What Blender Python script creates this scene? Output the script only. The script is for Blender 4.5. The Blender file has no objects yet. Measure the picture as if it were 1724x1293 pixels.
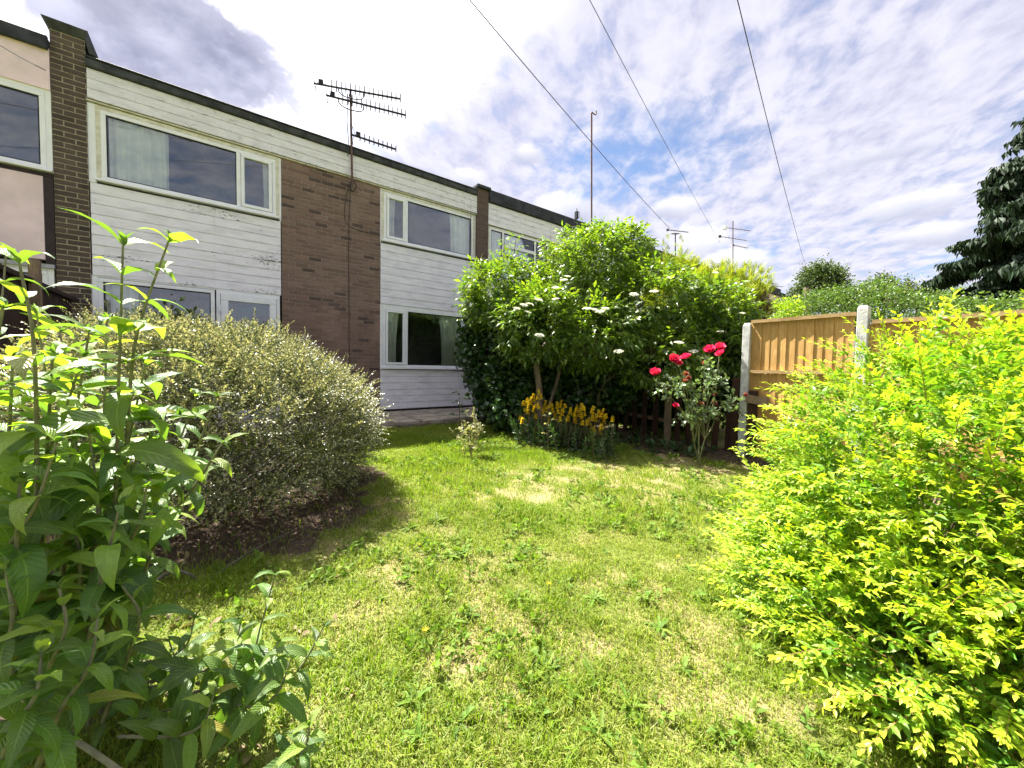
import bpy, math, random
import numpy as np
from mathutils import Matrix, Vector

random.seed(7)
RG = np.random.default_rng(7)
SC = bpy.context.scene
COL = SC.collection

# ------------------------------------------------------------------ camera
YAW, PITCH, ROLL, FPX = math.radians(36.9), math.radians(-2.27), math.radians(0.92), 648.0
def _basis():
    f = np.array([math.sin(YAW)*math.cos(PITCH), math.cos(YAW)*math.cos(PITCH), math.sin(PITCH)])
    r = np.array([math.cos(YAW), -math.sin(YAW), 0.0])
    u = np.cross(r, f)
    return f, r*math.cos(ROLL)+u*math.sin(ROLL), -r*math.sin(ROLL)+u*math.cos(ROLL)
CF, CR, CU = _basis()
def ray(u, v):
    return CF+(u-862)/FPX*CR+(646.5-v)/FPX*CU
def W(u, v, d):                      # point at a given depth from where the photographer stood
    return ray(u, v)*d
def WY(u, v, Y):
    d = ray(u, v); return d*(Y/d[1])
def WX(u, v, X):
    d = ray(u, v); return d*(X/d[0])
cam = bpy.data.cameras.new('camera')
cam.sensor_width = 36; cam.lens = FPX/1724*36; cam.clip_start = 0.05; cam.clip_end = 3000
camo = bpy.data.objects.new('camera', cam); COL.objects.link(camo)
camo.matrix_world = Matrix(((CR[0], CU[0], -CF[0], 0), (CR[1], CU[1], -CF[1], 0), (CR[2], CU[2], -CF[2], 0), (0, 0, 0, 1)))
SC.camera = camo

# ------------------------------------------------------------------ light and exposure
SUN_EL, SUN_AZ = math.radians(58), math.radians(-14)      # azimuth measured from +Y towards +X
SUNV = np.array([math.sin(SUN_AZ)*math.cos(SUN_EL), math.cos(SUN_AZ)*math.cos(SUN_EL), math.sin(SUN_EL)])
sl = bpy.data.lights.new('sun', 'SUN'); sl.energy = 5.0; sl.angle = math.radians(0.55); sl.color = (1, 0.955, 0.87)
so = bpy.data.objects.new('sun', sl); COL.objects.link(so)
so.rotation_euler = Vector(SUNV).to_track_quat('Z', 'Y').to_euler()
SC.view_settings.view_transform = 'Standard'; SC.view_settings.look = 'None'
SC.view_settings.exposure = 2.14; SC.view_settings.gamma = 1.0
SC.cycles.max_bounces = 6; SC.cycles.diffuse_bounces = 3; SC.cycles.transparent_max_bounces = 8; SC.cycles.transmission_bounces = 4
SC.cycles.use_denoising = True; SC.cycles.use_adaptive_sampling = True; SC.cycles.adaptive_threshold = 0.025

class NT:
    """small helper for node trees"""
    def __init__(s, tree): s.t = tree; s.n = tree.nodes; s.l = tree.links
    def node(s, kind, ins=None, **kw):
        nd = s.n.new(kind)
        for k, v in kw.items(): setattr(nd, k, v)
        for k, v in (ins or {}).items(): s.set(nd.inputs[k], v)
        return nd
    def set(s, sock, v):
        if isinstance(v, bpy.types.NodeSocket): s.l.new(v, sock)
        elif v is not None:
            if sock.type == 'RGBA' and len(v) == 3: v = (*v, 1)
            sock.default_value = v
    def m(s, op, a, b=None, c=None, clamp=False):
        nd = s.n.new('ShaderNodeMath'); nd.operation = op; nd.use_clamp = clamp
        for i, x in enumerate((a, b, c)):
            if x is not None: s.set(nd.inputs[i], x)
        return nd.outputs[0]
    def dot(s, a, b):
        nd = s.n.new('ShaderNodeVectorMath'); nd.operation = 'DOT_PRODUCT'
        s.set(nd.inputs[0], a); s.set(nd.inputs[1], b); return nd.outputs['Value']
    def vm(s, op, a, b):
        nd = s.n.new('ShaderNodeVectorMath'); nd.operation = op
        s.set(nd.inputs[0], a); s.set(nd.inputs[1], b); return nd.outputs[0]
    def xyz(s, x, y, z):
        return s.node('ShaderNodeCombineXYZ', {0: x, 1: y, 2: z}).outputs[0]
    def step(s, v, lo, hi, t0=0.0, t1=1.0):
        nd = s.n.new('ShaderNodeMapRange'); nd.interpolation_type = 'SMOOTHSTEP'
        s.set(nd.inputs[0], v)
        for i, x in enumerate((lo, hi, t0, t1)): s.set(nd.inputs[i+1], x)
        return nd.outputs[0]
    def noise(s, vec, scale, detail=4, rough=0.55, dist=0.0, color=False):
        nd = s.node('ShaderNodeTexNoise', {'Scale': scale, 'Detail': detail, 'Roughness': rough, 'Distortion': dist})
        if vec is not None: s.l.new(vec, nd.inputs['Vector'])
        return nd.outputs[1 if color else 0]
    def mix(s, f, a, b, kind='MIX'):
        nd = s.n.new('ShaderNodeMix'); nd.data_type = 'RGBA'; nd.blend_type = kind
        s.set(nd.inputs[0], f); s.set(nd.inputs[6], a); s.set(nd.inputs[7], b); return nd.outputs[2]

SHEET0, SHEET1 = (2.50, 2.46, 3.05), (3.40, 3.35, 3.80)
HEAP0, HEAP1 = (2.1, 2.2, 2.8), (4.3, 4.25, 4.4)
VEIL = (9.5, 9.2, 8.9); DARK0, DARK1 = (1.15, 1.2, 1.75), (2.9, 2.95, 3.7)
def build_world():
    w = bpy.data.worlds.new('World'); SC.world = w; w.use_nodes = True
    w.node_tree.nodes.clear(); g = NT(w.node_tree)
    d = g.node('ShaderNodeTexCoord').outputs['Generated']
    d = g.node('ShaderNodeVectorMath', {0: d}, operation='NORMALIZE').outputs[0]
    sp = g.node('ShaderNodeSeparateXYZ', {0: d}).outputs
    sky = g.node('ShaderNodeTexSky', sky_type='NISHITA', sun_disc=False, sun_elevation=SUN_EL, sun_rotation=SUN_AZ,
                 air_density=1.0, dust_density=0.6, ozone_density=1.6).outputs[0]
    zc = g.m('ADD', g.m('MAXIMUM', sp[2], 0.0), 0.10)
    px, py = g.m('DIVIDE', sp[0], zc), g.m('DIVIDE', sp[1], zc)
    al = g.m('ADD', g.m('MULTIPLY', px, .80), g.m('MULTIPLY', py, .60))
    ac = g.m('ADD', g.m('MULTIPLY', px, -.60), g.m('MULTIPLY', py, .80))
    streak = g.noise(g.xyz(g.m('MULTIPLY', al, .45), g.m('MULTIPLY', ac, 1.5), 3.0), 1.0, 4, .55, .15)
    puff = g.noise(g.xyz(g.m('MULTIPLY', al, .75), ac, 1.0), 9.0, 4, .60, .25)
    fine = g.noise(g.vm('MULTIPLY', d, (1, 1, 1.6)), 6.0, 5, .60, .2)
    def blob(u, v, rx, ry, nz, k, lo=0.0, hi=.35):
        c = ray(u, v); c = c/np.linalg.norm(c)
        rt = np.cross(c, (0, 0, 1)); rt /= np.linalg.norm(rt); up = np.cross(rt, c)
        a = g.m('DIVIDE', g.dot(d, tuple(rt)), rx); b = g.m('DIVIDE', g.dot(d, tuple(up)), ry)
        r = g.m('SQRT', g.m('ADD', g.m('MULTIPLY', a, a), g.m('MULTIPLY', b, b)))
        val = g.m('ADD', g.m('SUBTRACT', 1.0, r), g.m('MULTIPLY', g.m('SUBTRACT', nz, .5), k))
        front = g.m('GREATER_THAN', g.dot(d, tuple(c)), 0.2)
        return g.m('MULTIPLY', g.step(val, lo, hi), front), b
    thin, _ = blob(1075, 265, .33, .15, streak, 1.6, 0, .9)
    cov = g.m('ADD', g.m('MULTIPLY', streak, .50), g.m('MULTIPLY', puff, .50))
    cov = g.m('SUBTRACT', cov, g.m('MULTIPLY', thin, .15))
    low = g.step(sp[2], .34, .06)
    cov = g.m('SUBTRACT', cov, g.m('MULTIPLY', low, .035))
    sheet = g.step(cov, .28, .52)
    glow = g.dot(d, tuple(SUNV))
    near = g.step(glow, .76, .95)
    sheetcol = g.mix(g.step(puff, .30, .68), SHEET0, SHEET1)
    col = g.mix(g.m('MULTIPLY', sheet, .92), g.mix(1.0, sky, (.66, .66, .70), 'MULTIPLY'), sheetcol)
    for (u, v, rx, ry) in ((975, 356, .115, .062), (1135, 350, .06, .03), (1155, 415, .075, .05), (1240, 442, .07, .03), (890, 262, .06, .03),
                           (1540, 345, .085, .034), (1575, 395, .075, .026), (1640, 470, .10, .040), (1385, 475, .07, .03), (790, 305, .06, .035), (1470, 265, .13, .03)):
        mask, b = blob(u, v, rx, ry, fine, 2.2, .0, .55)
        tone = g.m('ADD', g.step(b, -.8, .9), g.m('MULTIPLY', g.m('SUBTRACT', fine, .5), 1.3), clamp=True)
        col = g.mix(g.m('MULTIPLY', mask, .85), col, g.mix(tone, HEAP0, HEAP1))
    # broken heaps round the rest of the sky
    far = g.m('MULTIPLY', g.step(fine, .52, .66), g.step(sp[1], .25, -.1))
    col = g.mix(g.m('MULTIPLY', far, .6), col, SHEET1)
    # bright veil of cloud round the sun
    veil = g.m('MULTIPLY', near, g.m('ADD', .60, g.m('MULTIPLY', puff, .8)))
    col = g.mix(veil, col, VEIL, 'ADD')
    # dark heap in front of the veil
    for (u, v, rx, ry, k) in ((275, 40, .23, .13, 2.2), (395, 112, .085, .075, 2.0), (235, 118, .10, .055, 2.8)):
        mask, b = blob(u, v, rx, ry, fine, k, .0, .48)
        col = g.mix(g.m('MULTIPLY', mask, .95), col, g.mix(g.step(fine, .34, .70), DARK0, DARK1))
    bg = g.node('ShaderNodeBackground', {'Color': col, 'Strength': 0.0655})
    out = g.node('ShaderNodeOutputWorld'); g.l.new(bg.outputs[0], out.inputs[0])
build_world()
SC.world.cycles.sampling_method = 'MANUAL'; SC.world.cycles.sample_map_resolution = 256

# ------------------------------------------------------------------ object helpers
def tag(o, label=None, cat=None, group=None, kind=None):
    if label: o['label'] = label
    if cat: o['category'] = cat
    if group: o['group'] = group
    if kind: o['kind'] = kind
    return o
def empty(name, loc=(0, 0, 0)):
    o = bpy.data.objects.new(name, None); o.empty_display_size = .1; o.location = tuple(map(float, loc)); COL.objects.link(o); return o
def link(name, me, parent=None, mat4=None):
    o = bpy.data.objects.new(name, me); COL.objects.link(o)
    if parent is not None:
        o.parent = parent; o.matrix_parent_inverse = PINV(parent)
    if mat4 is not None: o.matrix_basis = Matrix(np.asarray(mat4).tolist())
    return o
def world_of(o):
    m = o.matrix_basis.copy()
    if o.parent: m = world_of(o.parent) @ o.matrix_parent_inverse @ m
    return m
def PINV(p): return world_of(p).inverted()
def mesh(name, V, F, mat=None, smooth=False, attrs=None, uv=None):
    """V (n,3), F (k,3 or 4) arrays, or a list of such face arrays"""
    me = bpy.data.meshes.new(name)
    V = np.ascontiguousarray(V, dtype=np.float32)
    Fs = F if isinstance(F, list) else [F]
    Fs = [np.asarray(f, dtype=np.int32) for f in Fs if len(f)]
    me.vertices.add(len(V)); me.vertices.foreach_set('co', V.ravel())
    tot = np.concatenate([np.full(len(f), f.shape[1], np.int32) for f in Fs])
    idx = np.concatenate([f.ravel() for f in Fs])
    st = np.concatenate([[0], np.cumsum(tot)[:-1]]).astype(np.int32)
    me.loops.add(len(idx)); me.loops.foreach_set('vertex_index', idx)
    me.polygons.add(len(tot)); me.polygons.foreach_set('loop_start', st); me.polygons.foreach_set('loop_total', tot)
    me.polygons.foreach_set('use_smooth', np.full(len(tot), bool(smooth)))
    me.update(calc_edges=True)
    for k, a in (attrs or {}).items():
        at = me.attributes.new(k, 'FLOAT', 'POINT'); at.data.foreach_set('value', np.ascontiguousarray(a, dtype=np.float32))
    if uv is not None:
        at = me.attributes.new('luv', 'FLOAT2', 'POINT'); at.data.foreach_set('vector', np.ascontiguousarray(uv, dtype=np.float32).ravel())
    if mat is not None: me.materials.append(mat)
    return me
BOXF = np.array([[0, 3, 2, 1], [4, 5, 6, 7], [0, 1, 5, 4], [1, 2, 6, 5], [2, 3, 7, 6], [3, 0, 4, 7]])
def boxv(x0, x1, y0, y1, z0, z1):
    return np.array([[x0, y0, z0], [x1, y0, z0], [x1, y1, z0], [x0, y1, z0], [x0, y0, z1], [x1, y0, z1], [x1, y1, z1], [x0, y1, z1]], float)
class MB:
    def __init__(s): s.V = []; s.F = []; s.n = 0
    def add(s, V, F): s.V.append(np.asarray(V, float)); s.F.append(np.asarray(F)+s.n); s.n += len(V); return s
    def box(s, *a): return s.add(boxv(*a), BOXF)
    def tube(s, pts, r, n=6): return s.add(*tube(pts, r, n))
    def faces(s):
        q = [f for f in s.F if f.shape[1] == 4]; t = [f for f in s.F if f.shape[1] == 3]
        return ([np.concatenate(q)] if q else [])+([np.concatenate(t)] if t else [])
    def build(s, name, mat, parent=None, smooth=False, bevel=0):
        o = link(name, mesh(name, np.concatenate(s.V), s.faces(), mat, smooth), parent)
        if bevel:
            b = o.modifiers.new('bevel', 'BEVEL'); b.width = bevel; b.segments = 1
        return o
def box(name, mat, parent, *a, bevel=0): return MB().box(*a).build(name, mat, parent, bevel=bevel)
def tube(pts, r, n=6):
    P = np.asarray(pts, float); r = np.broadcast_to(np.asarray(r, float), (len(P),))
    T = np.gradient(P, axis=0); T /= np.linalg.norm(T, axis=1)[:, None]+1e-9
    ref = np.array([0, 0, 1.0]) if abs(T[0][2]) < .9 else np.array([1.0, 0, 0])
    V = []; a = np.linspace(0, 2*np.pi, n, endpoint=False)
    x = np.cross(ref, T[0])
    for p, t, rr in zip(P, T, r):
        x = x-t*np.dot(x, t); x /= np.linalg.norm(x)+1e-9; y = np.cross(t, x)
        V.append(p+rr*(np.cos(a)[:, None]*x+np.sin(a)[:, None]*y))
    V = np.concatenate(V); k = len(P)
    i = np.arange(k-1)[:, None]*n; j = np.arange(n)[None]; j2 = (j+1) % n
    F = np.stack([i+j, i+j2, i+n+j2, i+n+j], -1).reshape(-1, 4)
    caps = np.array([[0, n-1-q, n-2-q] for q in range(n-2)]+[[(k-1)*n, (k-1)*n+q+1, (k-1)*n+q+2] for q in range(n-2)])
    F = np.concatenate([F, np.concatenate([caps, caps[:, 2:]], 1)]) if False else F
    return V, F
def smoothpath(pts, k=6):
    P = np.asarray(pts, float)
    if len(P) < 3: return np.linspace(P[0], P[-1], k+1)
    Q = np.concatenate([[2*P[0]-P[1]], P, [2*P[-1]-P[-2]]]); out = []
    for i in range(1, len(Q)-2):
        for t in np.linspace(0, 1, k, endpoint=False):
            a, b, c, d = Q[i-1], Q[i], Q[i+1], Q[i+2]
            out.append(.5*((2*b)+(c-a)*t+(2*a-5*b+4*c-d)*t*t+(3*b-a-3*c+d)*t**3))
    out.append(P[-1]); return np.array(out)
def vnoise(x, y, s=1.0, seed=0):
    """smooth 2-D value noise in 0..1"""
    x = np.asarray(x)*s; y = np.asarray(y)*s
    xi = np.floor(x).astype(np.int64); yi = np.floor(y).astype(np.int64); fx = x-xi; fy = y-yi
    fx = fx*fx*(3-2*fx); fy = fy*fy*(3-2*fy)
    def h(a, b):
        v = np.sin(a*127.1+b*311.7+seed*74.7)*43758.5453; return v-np.floor(v)
    return (h(xi, yi)*(1-fx)+h(xi+1, yi)*fx)*(1-fy)+(h(xi, yi+1)*(1-fx)+h(xi+1, yi+1)*fx)*fy

# ------------------------------------------------------------------ materials
MATS = {}
def newmat(name):
    m = bpy.data.materials.new(name); m.use_nodes = True; m.node_tree.nodes.clear(); g = NT(m.node_tree)
    out = g.node('ShaderNodeOutputMaterial'); return m, g, out
def plain(name, c, rough=.6, var=.15, nscale=12, bump=.0, bscale=60, spec=.3, metal=0, stretch=(1, 1, 1), c2=None):
    m, g, out = newmat(name)
    tc = g.node('ShaderNodeTexCoord').outputs['Object']
    v = g.vm('MULTIPLY', tc, stretch)
    v = g.vm('ADD', v, g.xyz(g.m('MULTIPLY', g.node('ShaderNodeObjectInfo').outputs['Random'], 37.0), 0, 0))
    n = g.noise(v, nscale, 5, .6)
    lo = tuple(x*(1-var*1.6) for x in c) if c2 is None else c2
    hi = tuple(min(1, x*(1+var)) for x in c)
    col = g.mix(g.step(n, .3, .7), lo, hi)
    p = g.node('ShaderNodeBsdfPrincipled', {'Base Color': col, 'Roughness': rough, 'Metallic': metal, 'Specular IOR Level': spec})
    if bump:
        b = g.node('ShaderNodeBump', {'Strength': bump, 'Distance': .01, 'Height': g.noise(v, bscale, 4, .6)})
        g.l.new(b.outputs[0], p.inputs['Normal'])
    g.l.new(p.outputs[0], out.inputs[0]); return m
def leafmat(name, A, B, stem=(.10, .07, .045), trans=.42, rough=.42, spec=.45, under=None, veins=False, tmul=(1.5, 1.6, .7), var=.28):
    m, g, out = newmat(name)
    tone = g.node('ShaderNodeAttribute', attribute_name='tone').outputs['Fac']
    rnd = g.node('ShaderNodeAttribute', attribute_name='rnd').outputs['Fac']
    rr = g.m('FRACT', g.m('ADD', rnd, g.node('ShaderNodeObjectInfo').outputs['Random']))
    col = g.mix(g.m('MAXIMUM', tone, 0.0), A, B)
    hsv = g.node('ShaderNodeHueSaturation', {'Color': col, 'Hue': g.step(rr, 0, 1, .485, .515), 'Saturation': 1.0,
                 'Value': g.m('ADD', 1-var, g.m('MULTIPLY', g.m('FRACT', g.m('MULTIPLY', rr, 7.31)), 2*var))})
    col = hsv.outputs[0]; nrm = None
    if veins:
        uv = g.node('ShaderNodeAttribute', attribute_name='luv').outputs['Vector']
        s = g.node('ShaderNodeSeparateXYZ', {0: uv}).outputs
        au = g.m('ABSOLUTE', s[0])
        w = g.m('SINE', g.m('MULTIPLY', g.m('SUBTRACT', s[1], g.m('MULTIPLY', au, .16)), 88.0))
        rib = g.step(au, .10, .0)
        h = g.m('ADD', g.m('MULTIPLY', w, .5), g.m('MULTIPLY', rib, -1.2))
        h = g.m('ADD', h, g.m('MULTIPLY', g.noise(g.xyz(g.m('MULTIPLY', s[0], 3), g.m('MULTIPLY', s[1], 16), rnd), 1.0, 3), 1.4))
        nrm = g.node('ShaderNodeBump', {'Strength': .5, 'Distance': .0025, 'Height': h}).outputs[0]
        blem = g.noise(g.xyz(g.m('MULTIPLY', s[0], 1.5), g.m('MULTIPLY', s[1], 5), g.m('MULTIPLY', rr, 20.0)), 1.6, 4, .65)
        col = g.mix(g.step(blem, .42, .75, 0, .55), col, tuple(x*.45 for x in A)); col = g.mix(g.step(blem, .70, .76, 0, .7), col, (.16, .11, .04))
        col = g.mix(g.m('GREATER_THAN', g.m('FRACT', g.m('MULTIPLY', rr, 23.3)), .955), col, (.26, .22, .045))
        col = g.mix(g.m('MULTIPLY', rib, .45), col, tuple(min(1, x*1.9+.03) for x in B))
    if under is not None:
        col = g.mix(g.m('MULTIPLY', g.node('ShaderNodeNewGeometry').outputs['Backfacing'], .8), col, under)
    isleaf = g.m('GREATER_THAN', tone, -.5)
    base = g.mix(isleaf, stem, col)
    p = g.node('ShaderNodeBsdfPrincipled', {'Base Color': base, 'Roughness': rough, 'Specular IOR Level': spec})
    tcol = g.mix(1.0, hsv.outputs[0], tmul, 'MULTIPLY')
    t = g.node('ShaderNodeBsdfTranslucent', {'Color': tcol})
    if nrm is not None: g.l.new(nrm, p.inputs['Normal'])
    mx = g.node('ShaderNodeMixShader', {0: g.m('MULTIPLY', isleaf, trans)})
    g.l.new(p.outputs[0], mx.inputs[1]); g.l.new(t.outputs[0], mx.inputs[2]); g.l.new(mx.outputs[0], out.inputs[0])
    return m
def brickmat(name, lo, hi, odd):
    m, g, out = newmat(name)
    rnd = g.node('ShaderNodeAttribute', attribute_name='rnd').outputs['Fac']
    rr = g.m('FRACT', g.m('ADD', rnd, g.node('ShaderNodeObjectInfo').outputs['Random']))
    tc = g.node('ShaderNodeNewGeometry').outputs['Position']
    c = g.mix(rr, lo, hi)
    c = g.mix(g.m('GREATER_THAN', g.m('FRACT', g.m('MULTIPLY', rr, 13.7)), .92), c, odd)
    n = g.noise(tc, 55, 4, .65)
    c = g.mix(g.step(n, .35, .75, 0, .22), c, (.03, .022, .02))
    soot = g.noise(g.vm('MULTIPLY', tc, (1.2, 1, .5)), 1.6, 4, .6)
    c = g.mix(g.step(soot, .5, .75, 0, .35), c, tuple(x*1.5+.02 for x in hi))
    p = g.node('ShaderNodeBsdfPrincipled', {'Base Color': c, 'Roughness': .85, 'Specular IOR Level': .2})
    b = g.node('ShaderNodeBump', {'Strength': .5, 'Distance': .004, 'Height': g.noise(tc, 140, 3)})
    g.l.new(b.outputs[0], p.inputs['Normal']); g.l.new(p.outputs[0], out.inputs[0]); return m
def paintboard(name, c, chips=.0, grey=.0):
    """white painted weatherboard, dirt at the joints, flaking where it has weathered"""
    m, g, out = newmat(name)
    pos = g.node('ShaderNodeNewGeometry').outputs['Position']
    uv = g.node('ShaderNodeAttribute', attribute_name='luv').outputs['Vector']
    s = g.node('ShaderNodeSeparateXYZ', {0: uv}).outputs          # y: 0 lower edge .. 1 upper edge
    dirt = g.noise(g.vm('MULTIPLY', pos, (1.5, 1, 5)), 2.2, 6, .65)
    col = g.mix(g.step(dirt, .40, .72), c, tuple(x*.80 for x in c))
    runs = g.noise(g.vm('MULTIPLY', pos, (14, 1, .8)), 1.0, 4, .6)
    col = g.mix(g.step(runs, .58, .75, 0, .22), col, (.45, .44, .42))
    fl = g.noise(g.vm('MULTIPLY', pos, (5, 1, 16)), 3.0, 6, .7, .6)
    where = g.noise(g.vm('MULTIPLY', pos, (.55, 1, 1.6)), 1.35, 2, .5)
    edge = g.step(s[1], .22, .0)
    chip = g.step(g.m('ADD', fl, g.m('ADD', g.m('MULTIPLY', edge, .05), g.m('MULTIPLY', g.m('SUBTRACT', where, .5), .95))), .80-chips, .83-chips)
    col = g.mix(g.m('MULTIPLY', chip, .9), col, (.10, .085, .075))
    if grey:
        fl2 = g.noise(g.vm('MULTIPLY', pos, (2.6, 1, 7)), 2.4, 7, .72, .8)
        gz = g.step(g.m('ADD', fl2, g.m('MULTIPLY', edge, .06)), .60, .63, 0, grey)
        col = g.mix(gz, col, (.42, .41, .40))
    p = g.node('ShaderNodeBsdfPrincipled', {'Base Color': col, 'Roughness': .48, 'Specular IOR Level': .35})
    b = g.node('ShaderNodeBump', {'Strength': .35, 'Distance': .004, 'Height': g.m('SUBTRACT', g.noise(g.vm('MULTIPLY', pos, (1, 1, 6)), 9, 4), chip)})
    g.l.new(b.outputs[0], p.inputs['Normal']); g.l.new(p.outputs[0], out.inputs[0]); return m
def glassmat():
    m, g, out = newmat('window_glass')
    fr = g.node('ShaderNodeFresnel', {'IOR': 1.5}).outputs[0]
    f = g.m('ADD', g.m('MULTIPLY', fr, 1.45), .035, clamp=True)
    wob = g.noise(g.node('ShaderNodeNewGeometry').outputs['Position'], 1.3, 2)
    nr = g.node('ShaderNodeBump', {'Strength': .05, 'Distance': .02, 'Height': wob}).outputs[0]
    t = g.node('ShaderNodeBsdfTransparent', {'Color': (.95, .97, .96)}); gl = g.node('ShaderNodeBsdfGlossy', {'Color': (.95, .97, 1), 'Roughness': .01, 'Normal': nr})
    mx = g.node('ShaderNodeMixShader', {0: f}); g.l.new(t.outputs[0], mx.inputs[1]); g.l.new(gl.outputs[0], mx.inputs[2])
    g.l.new(mx.outputs[0], out.inputs[0]); return m
def woodmat(name, lo, hi, rough=.75, along='z'):
    m, g, out = newmat(name)
    rnd = g.node('ShaderNodeObjectInfo').outputs['Random']
    pos = g.node('ShaderNodeTexCoord').outputs['Object']
    pos = g.vm('ADD', pos, g.xyz(g.m('MULTIPLY', rnd, 31.0), g.m('MULTIPLY', rnd, 17.0), g.m('MULTIPLY', rnd, 9.0)))
    st = (7, 7, .8) if along == 'z' else (7, .8, 7)
    n = g.noise(g.vm('MULTIPLY', pos, st), 5.0, 6, .62, 1.4)
    kn = g.node('ShaderNodeTexVoronoi', {'Vector': g.vm('MULTIPLY', pos, (7, 7, 2.6) if along == 'z' else (7, 2.6, 7)), 'Scale': 1.15}).outputs[0]
    c = g.mix(g.step(n, .28, .72), lo, hi)
    c = g.mix(g.m('MULTIPLY', rnd, .45), c, tuple(x*.72 for x in lo))
    c = g.mix(g.step(kn, .13, .04, 0, .75), c, tuple(x*.3 for x in lo))
    blot = g.noise(g.vm('MULTIPLY', pos, (2, 2, 1.2)), 2.3, 4, .6)
    c = g.mix(g.step(blot, .52, .72, 0, .4), c, tuple(x*.55 for x in lo))
    p = g.node('ShaderNodeBsdfPrincipled', {'Base Color': c, 'Roughness': rough, 'Specular IOR Level': .2})
    b = g.node('ShaderNodeBump', {'Strength': .4, 'Distance': .003, 'Height': n}); g.l.new(b.outputs[0], p.inputs['Normal'])
    g.l.new(p.outputs[0], out.inputs[0]); return m
def bricktex(name, c1, c2, mortar):
    m, g, out = newmat(name)
    pos = g.node('ShaderNodeNewGeometry').outputs['Position']; s = g.node('ShaderNodeSeparateXYZ', {0: pos}).outputs
    bt = g.node('ShaderNodeTexBrick', {'Vector': g.xyz(s[0], s[2], 0), 'Color1': c1, 'Color2': c2, 'Mortar': mortar, 'Scale': 1.0,
                'Mortar Size': .005, 'Brick Width': .225, 'Row Height': .075, 'Bias': 0.0})
    n = g.noise(pos, 40, 4); c = g.mix(g.step(n, .3, .8, 0, .4), bt.outputs[0], (.02, .016, .014))
    p = g.node('ShaderNodeBsdfPrincipled', {'Base Color': c, 'Roughness': .85})
    b = g.node('ShaderNodeBump', {'Strength': .8, 'Distance': .006, 'Height': g.m('SUBTRACT', 1.0, bt.outputs[1])}); g.l.new(b.outputs[0], p.inputs['Normal'])
    g.l.new(p.outputs[0], out.inputs[0]); return m
M = MATS
M['white_board'] = paintboard('white_painted_board', (.85, .82, .87), .135)
M['clean_board'] = paintboard('white_painted_board_sound', (.85, .82, .87), .03)
M['fascia_board'] = paintboard('white_fascia_board', (.78, .75, .79), .03, .8)
M['upvc'] = plain('white_window_plastic', (.84, .84, .85), .3, .03, 6, spec=.5)
M['cream'] = plain('cream_painted_timber', (.68, .65, .55), .55, .12, 10, c2=(.54, .50, .40))
M['glass'] = glassmat()
M['curtain'] = plain('curtain_cloth', (.86, .86, .82), .9, .05, 8)
M['room'] = plain('room_wall', (.16, .15, .14), .9, .2, 3)
M['felt'] = plain('dark_roof_felt', (.055, .058, .062), .8, .3, 6, .4, 40)
M['felt2'] = plain('charcoal_roof_edge', (.040, .042, .050), .75, .25, 6, .3, 40)
M['mortar'] = plain('brick_mortar', (.27, .222, .195), .9, .2, 30, .4, 120)
M['mortar_pale'] = plain('pale_mortar', (.40, .35, .26), .9, .2, 30, .4, 120)
M['brick'] = brickmat('brown_brick', (.180, .112, .088), (.260, .168, .132), (.105, .068, .058))
M['brick_dark'] = brickmat('dark_brown_brick', (.070, .052, .044), (.115, .083, .068), (.052, .040, .036))
M['bricktex'] = bricktex('brown_brickwork', (.10, .062, .05), (.15, .095, .075), (.16, .13, .11))
M['pink'] = plain('pink_render', (.85, .66, .69), .9, .08, 2.5, .5, 160)
M['dark_trim'] = plain('dark_brown_trim', (.035, .022, .022), .6, .2)
M['grey_ledge'] = plain('grey_ledge', (.38, .38, .40), .7, .1)
M['metal'] = plain('weathered_aerial_metal', (.03, .028, .03), .6, .3, 30, metal=.2)
M['rust'] = plain('rusty_mast', (.17, .10, .085), .7, .3, 30, metal=.3)
M['black'] = plain('black_plastic', (.015, .015, .017), .5, .1)
M['wire'] = plain('wire_sheath', (.05, .045, .055), .6, .1)
M['fence'] = woodmat('new_fence_timber', (.42, .235, .075), (.64, .41, .15))
M['fence_rail'] = woodmat('fence_rail_timber', (.34, .21, .09), (.56, .40, .20), along='y')
M['dark_wood'] = woodmat('dark_stained_timber', (.035, .022, .016), (.075, .045, .03))
M['old_wood'] = woodmat('weathered_timber', (.17, .12, .075), (.30, .22, .14))
M['picket'] = woodmat('brown_picket', (.034, .017, .011), (.066, .032, .020))
M['concrete'] = plain('concrete_post', (.50, .50, .48), .9, .15, 14, .6, 70)
M['paving'] = plain('old_paving', (.36, .31, .25), .9, .3, 5, .6, 40, c2=(.20, .17, .13))
M['bark'] = plain('bark', (.15, .115, .075), .9, .3, 14, .8, 60, stretch=(1, 1, .3))
M['bark_grey'] = plain('grey_bark', (.14, .12, .10), .9, .3, 14, .8, 60, stretch=(1, 1, .3))

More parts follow.
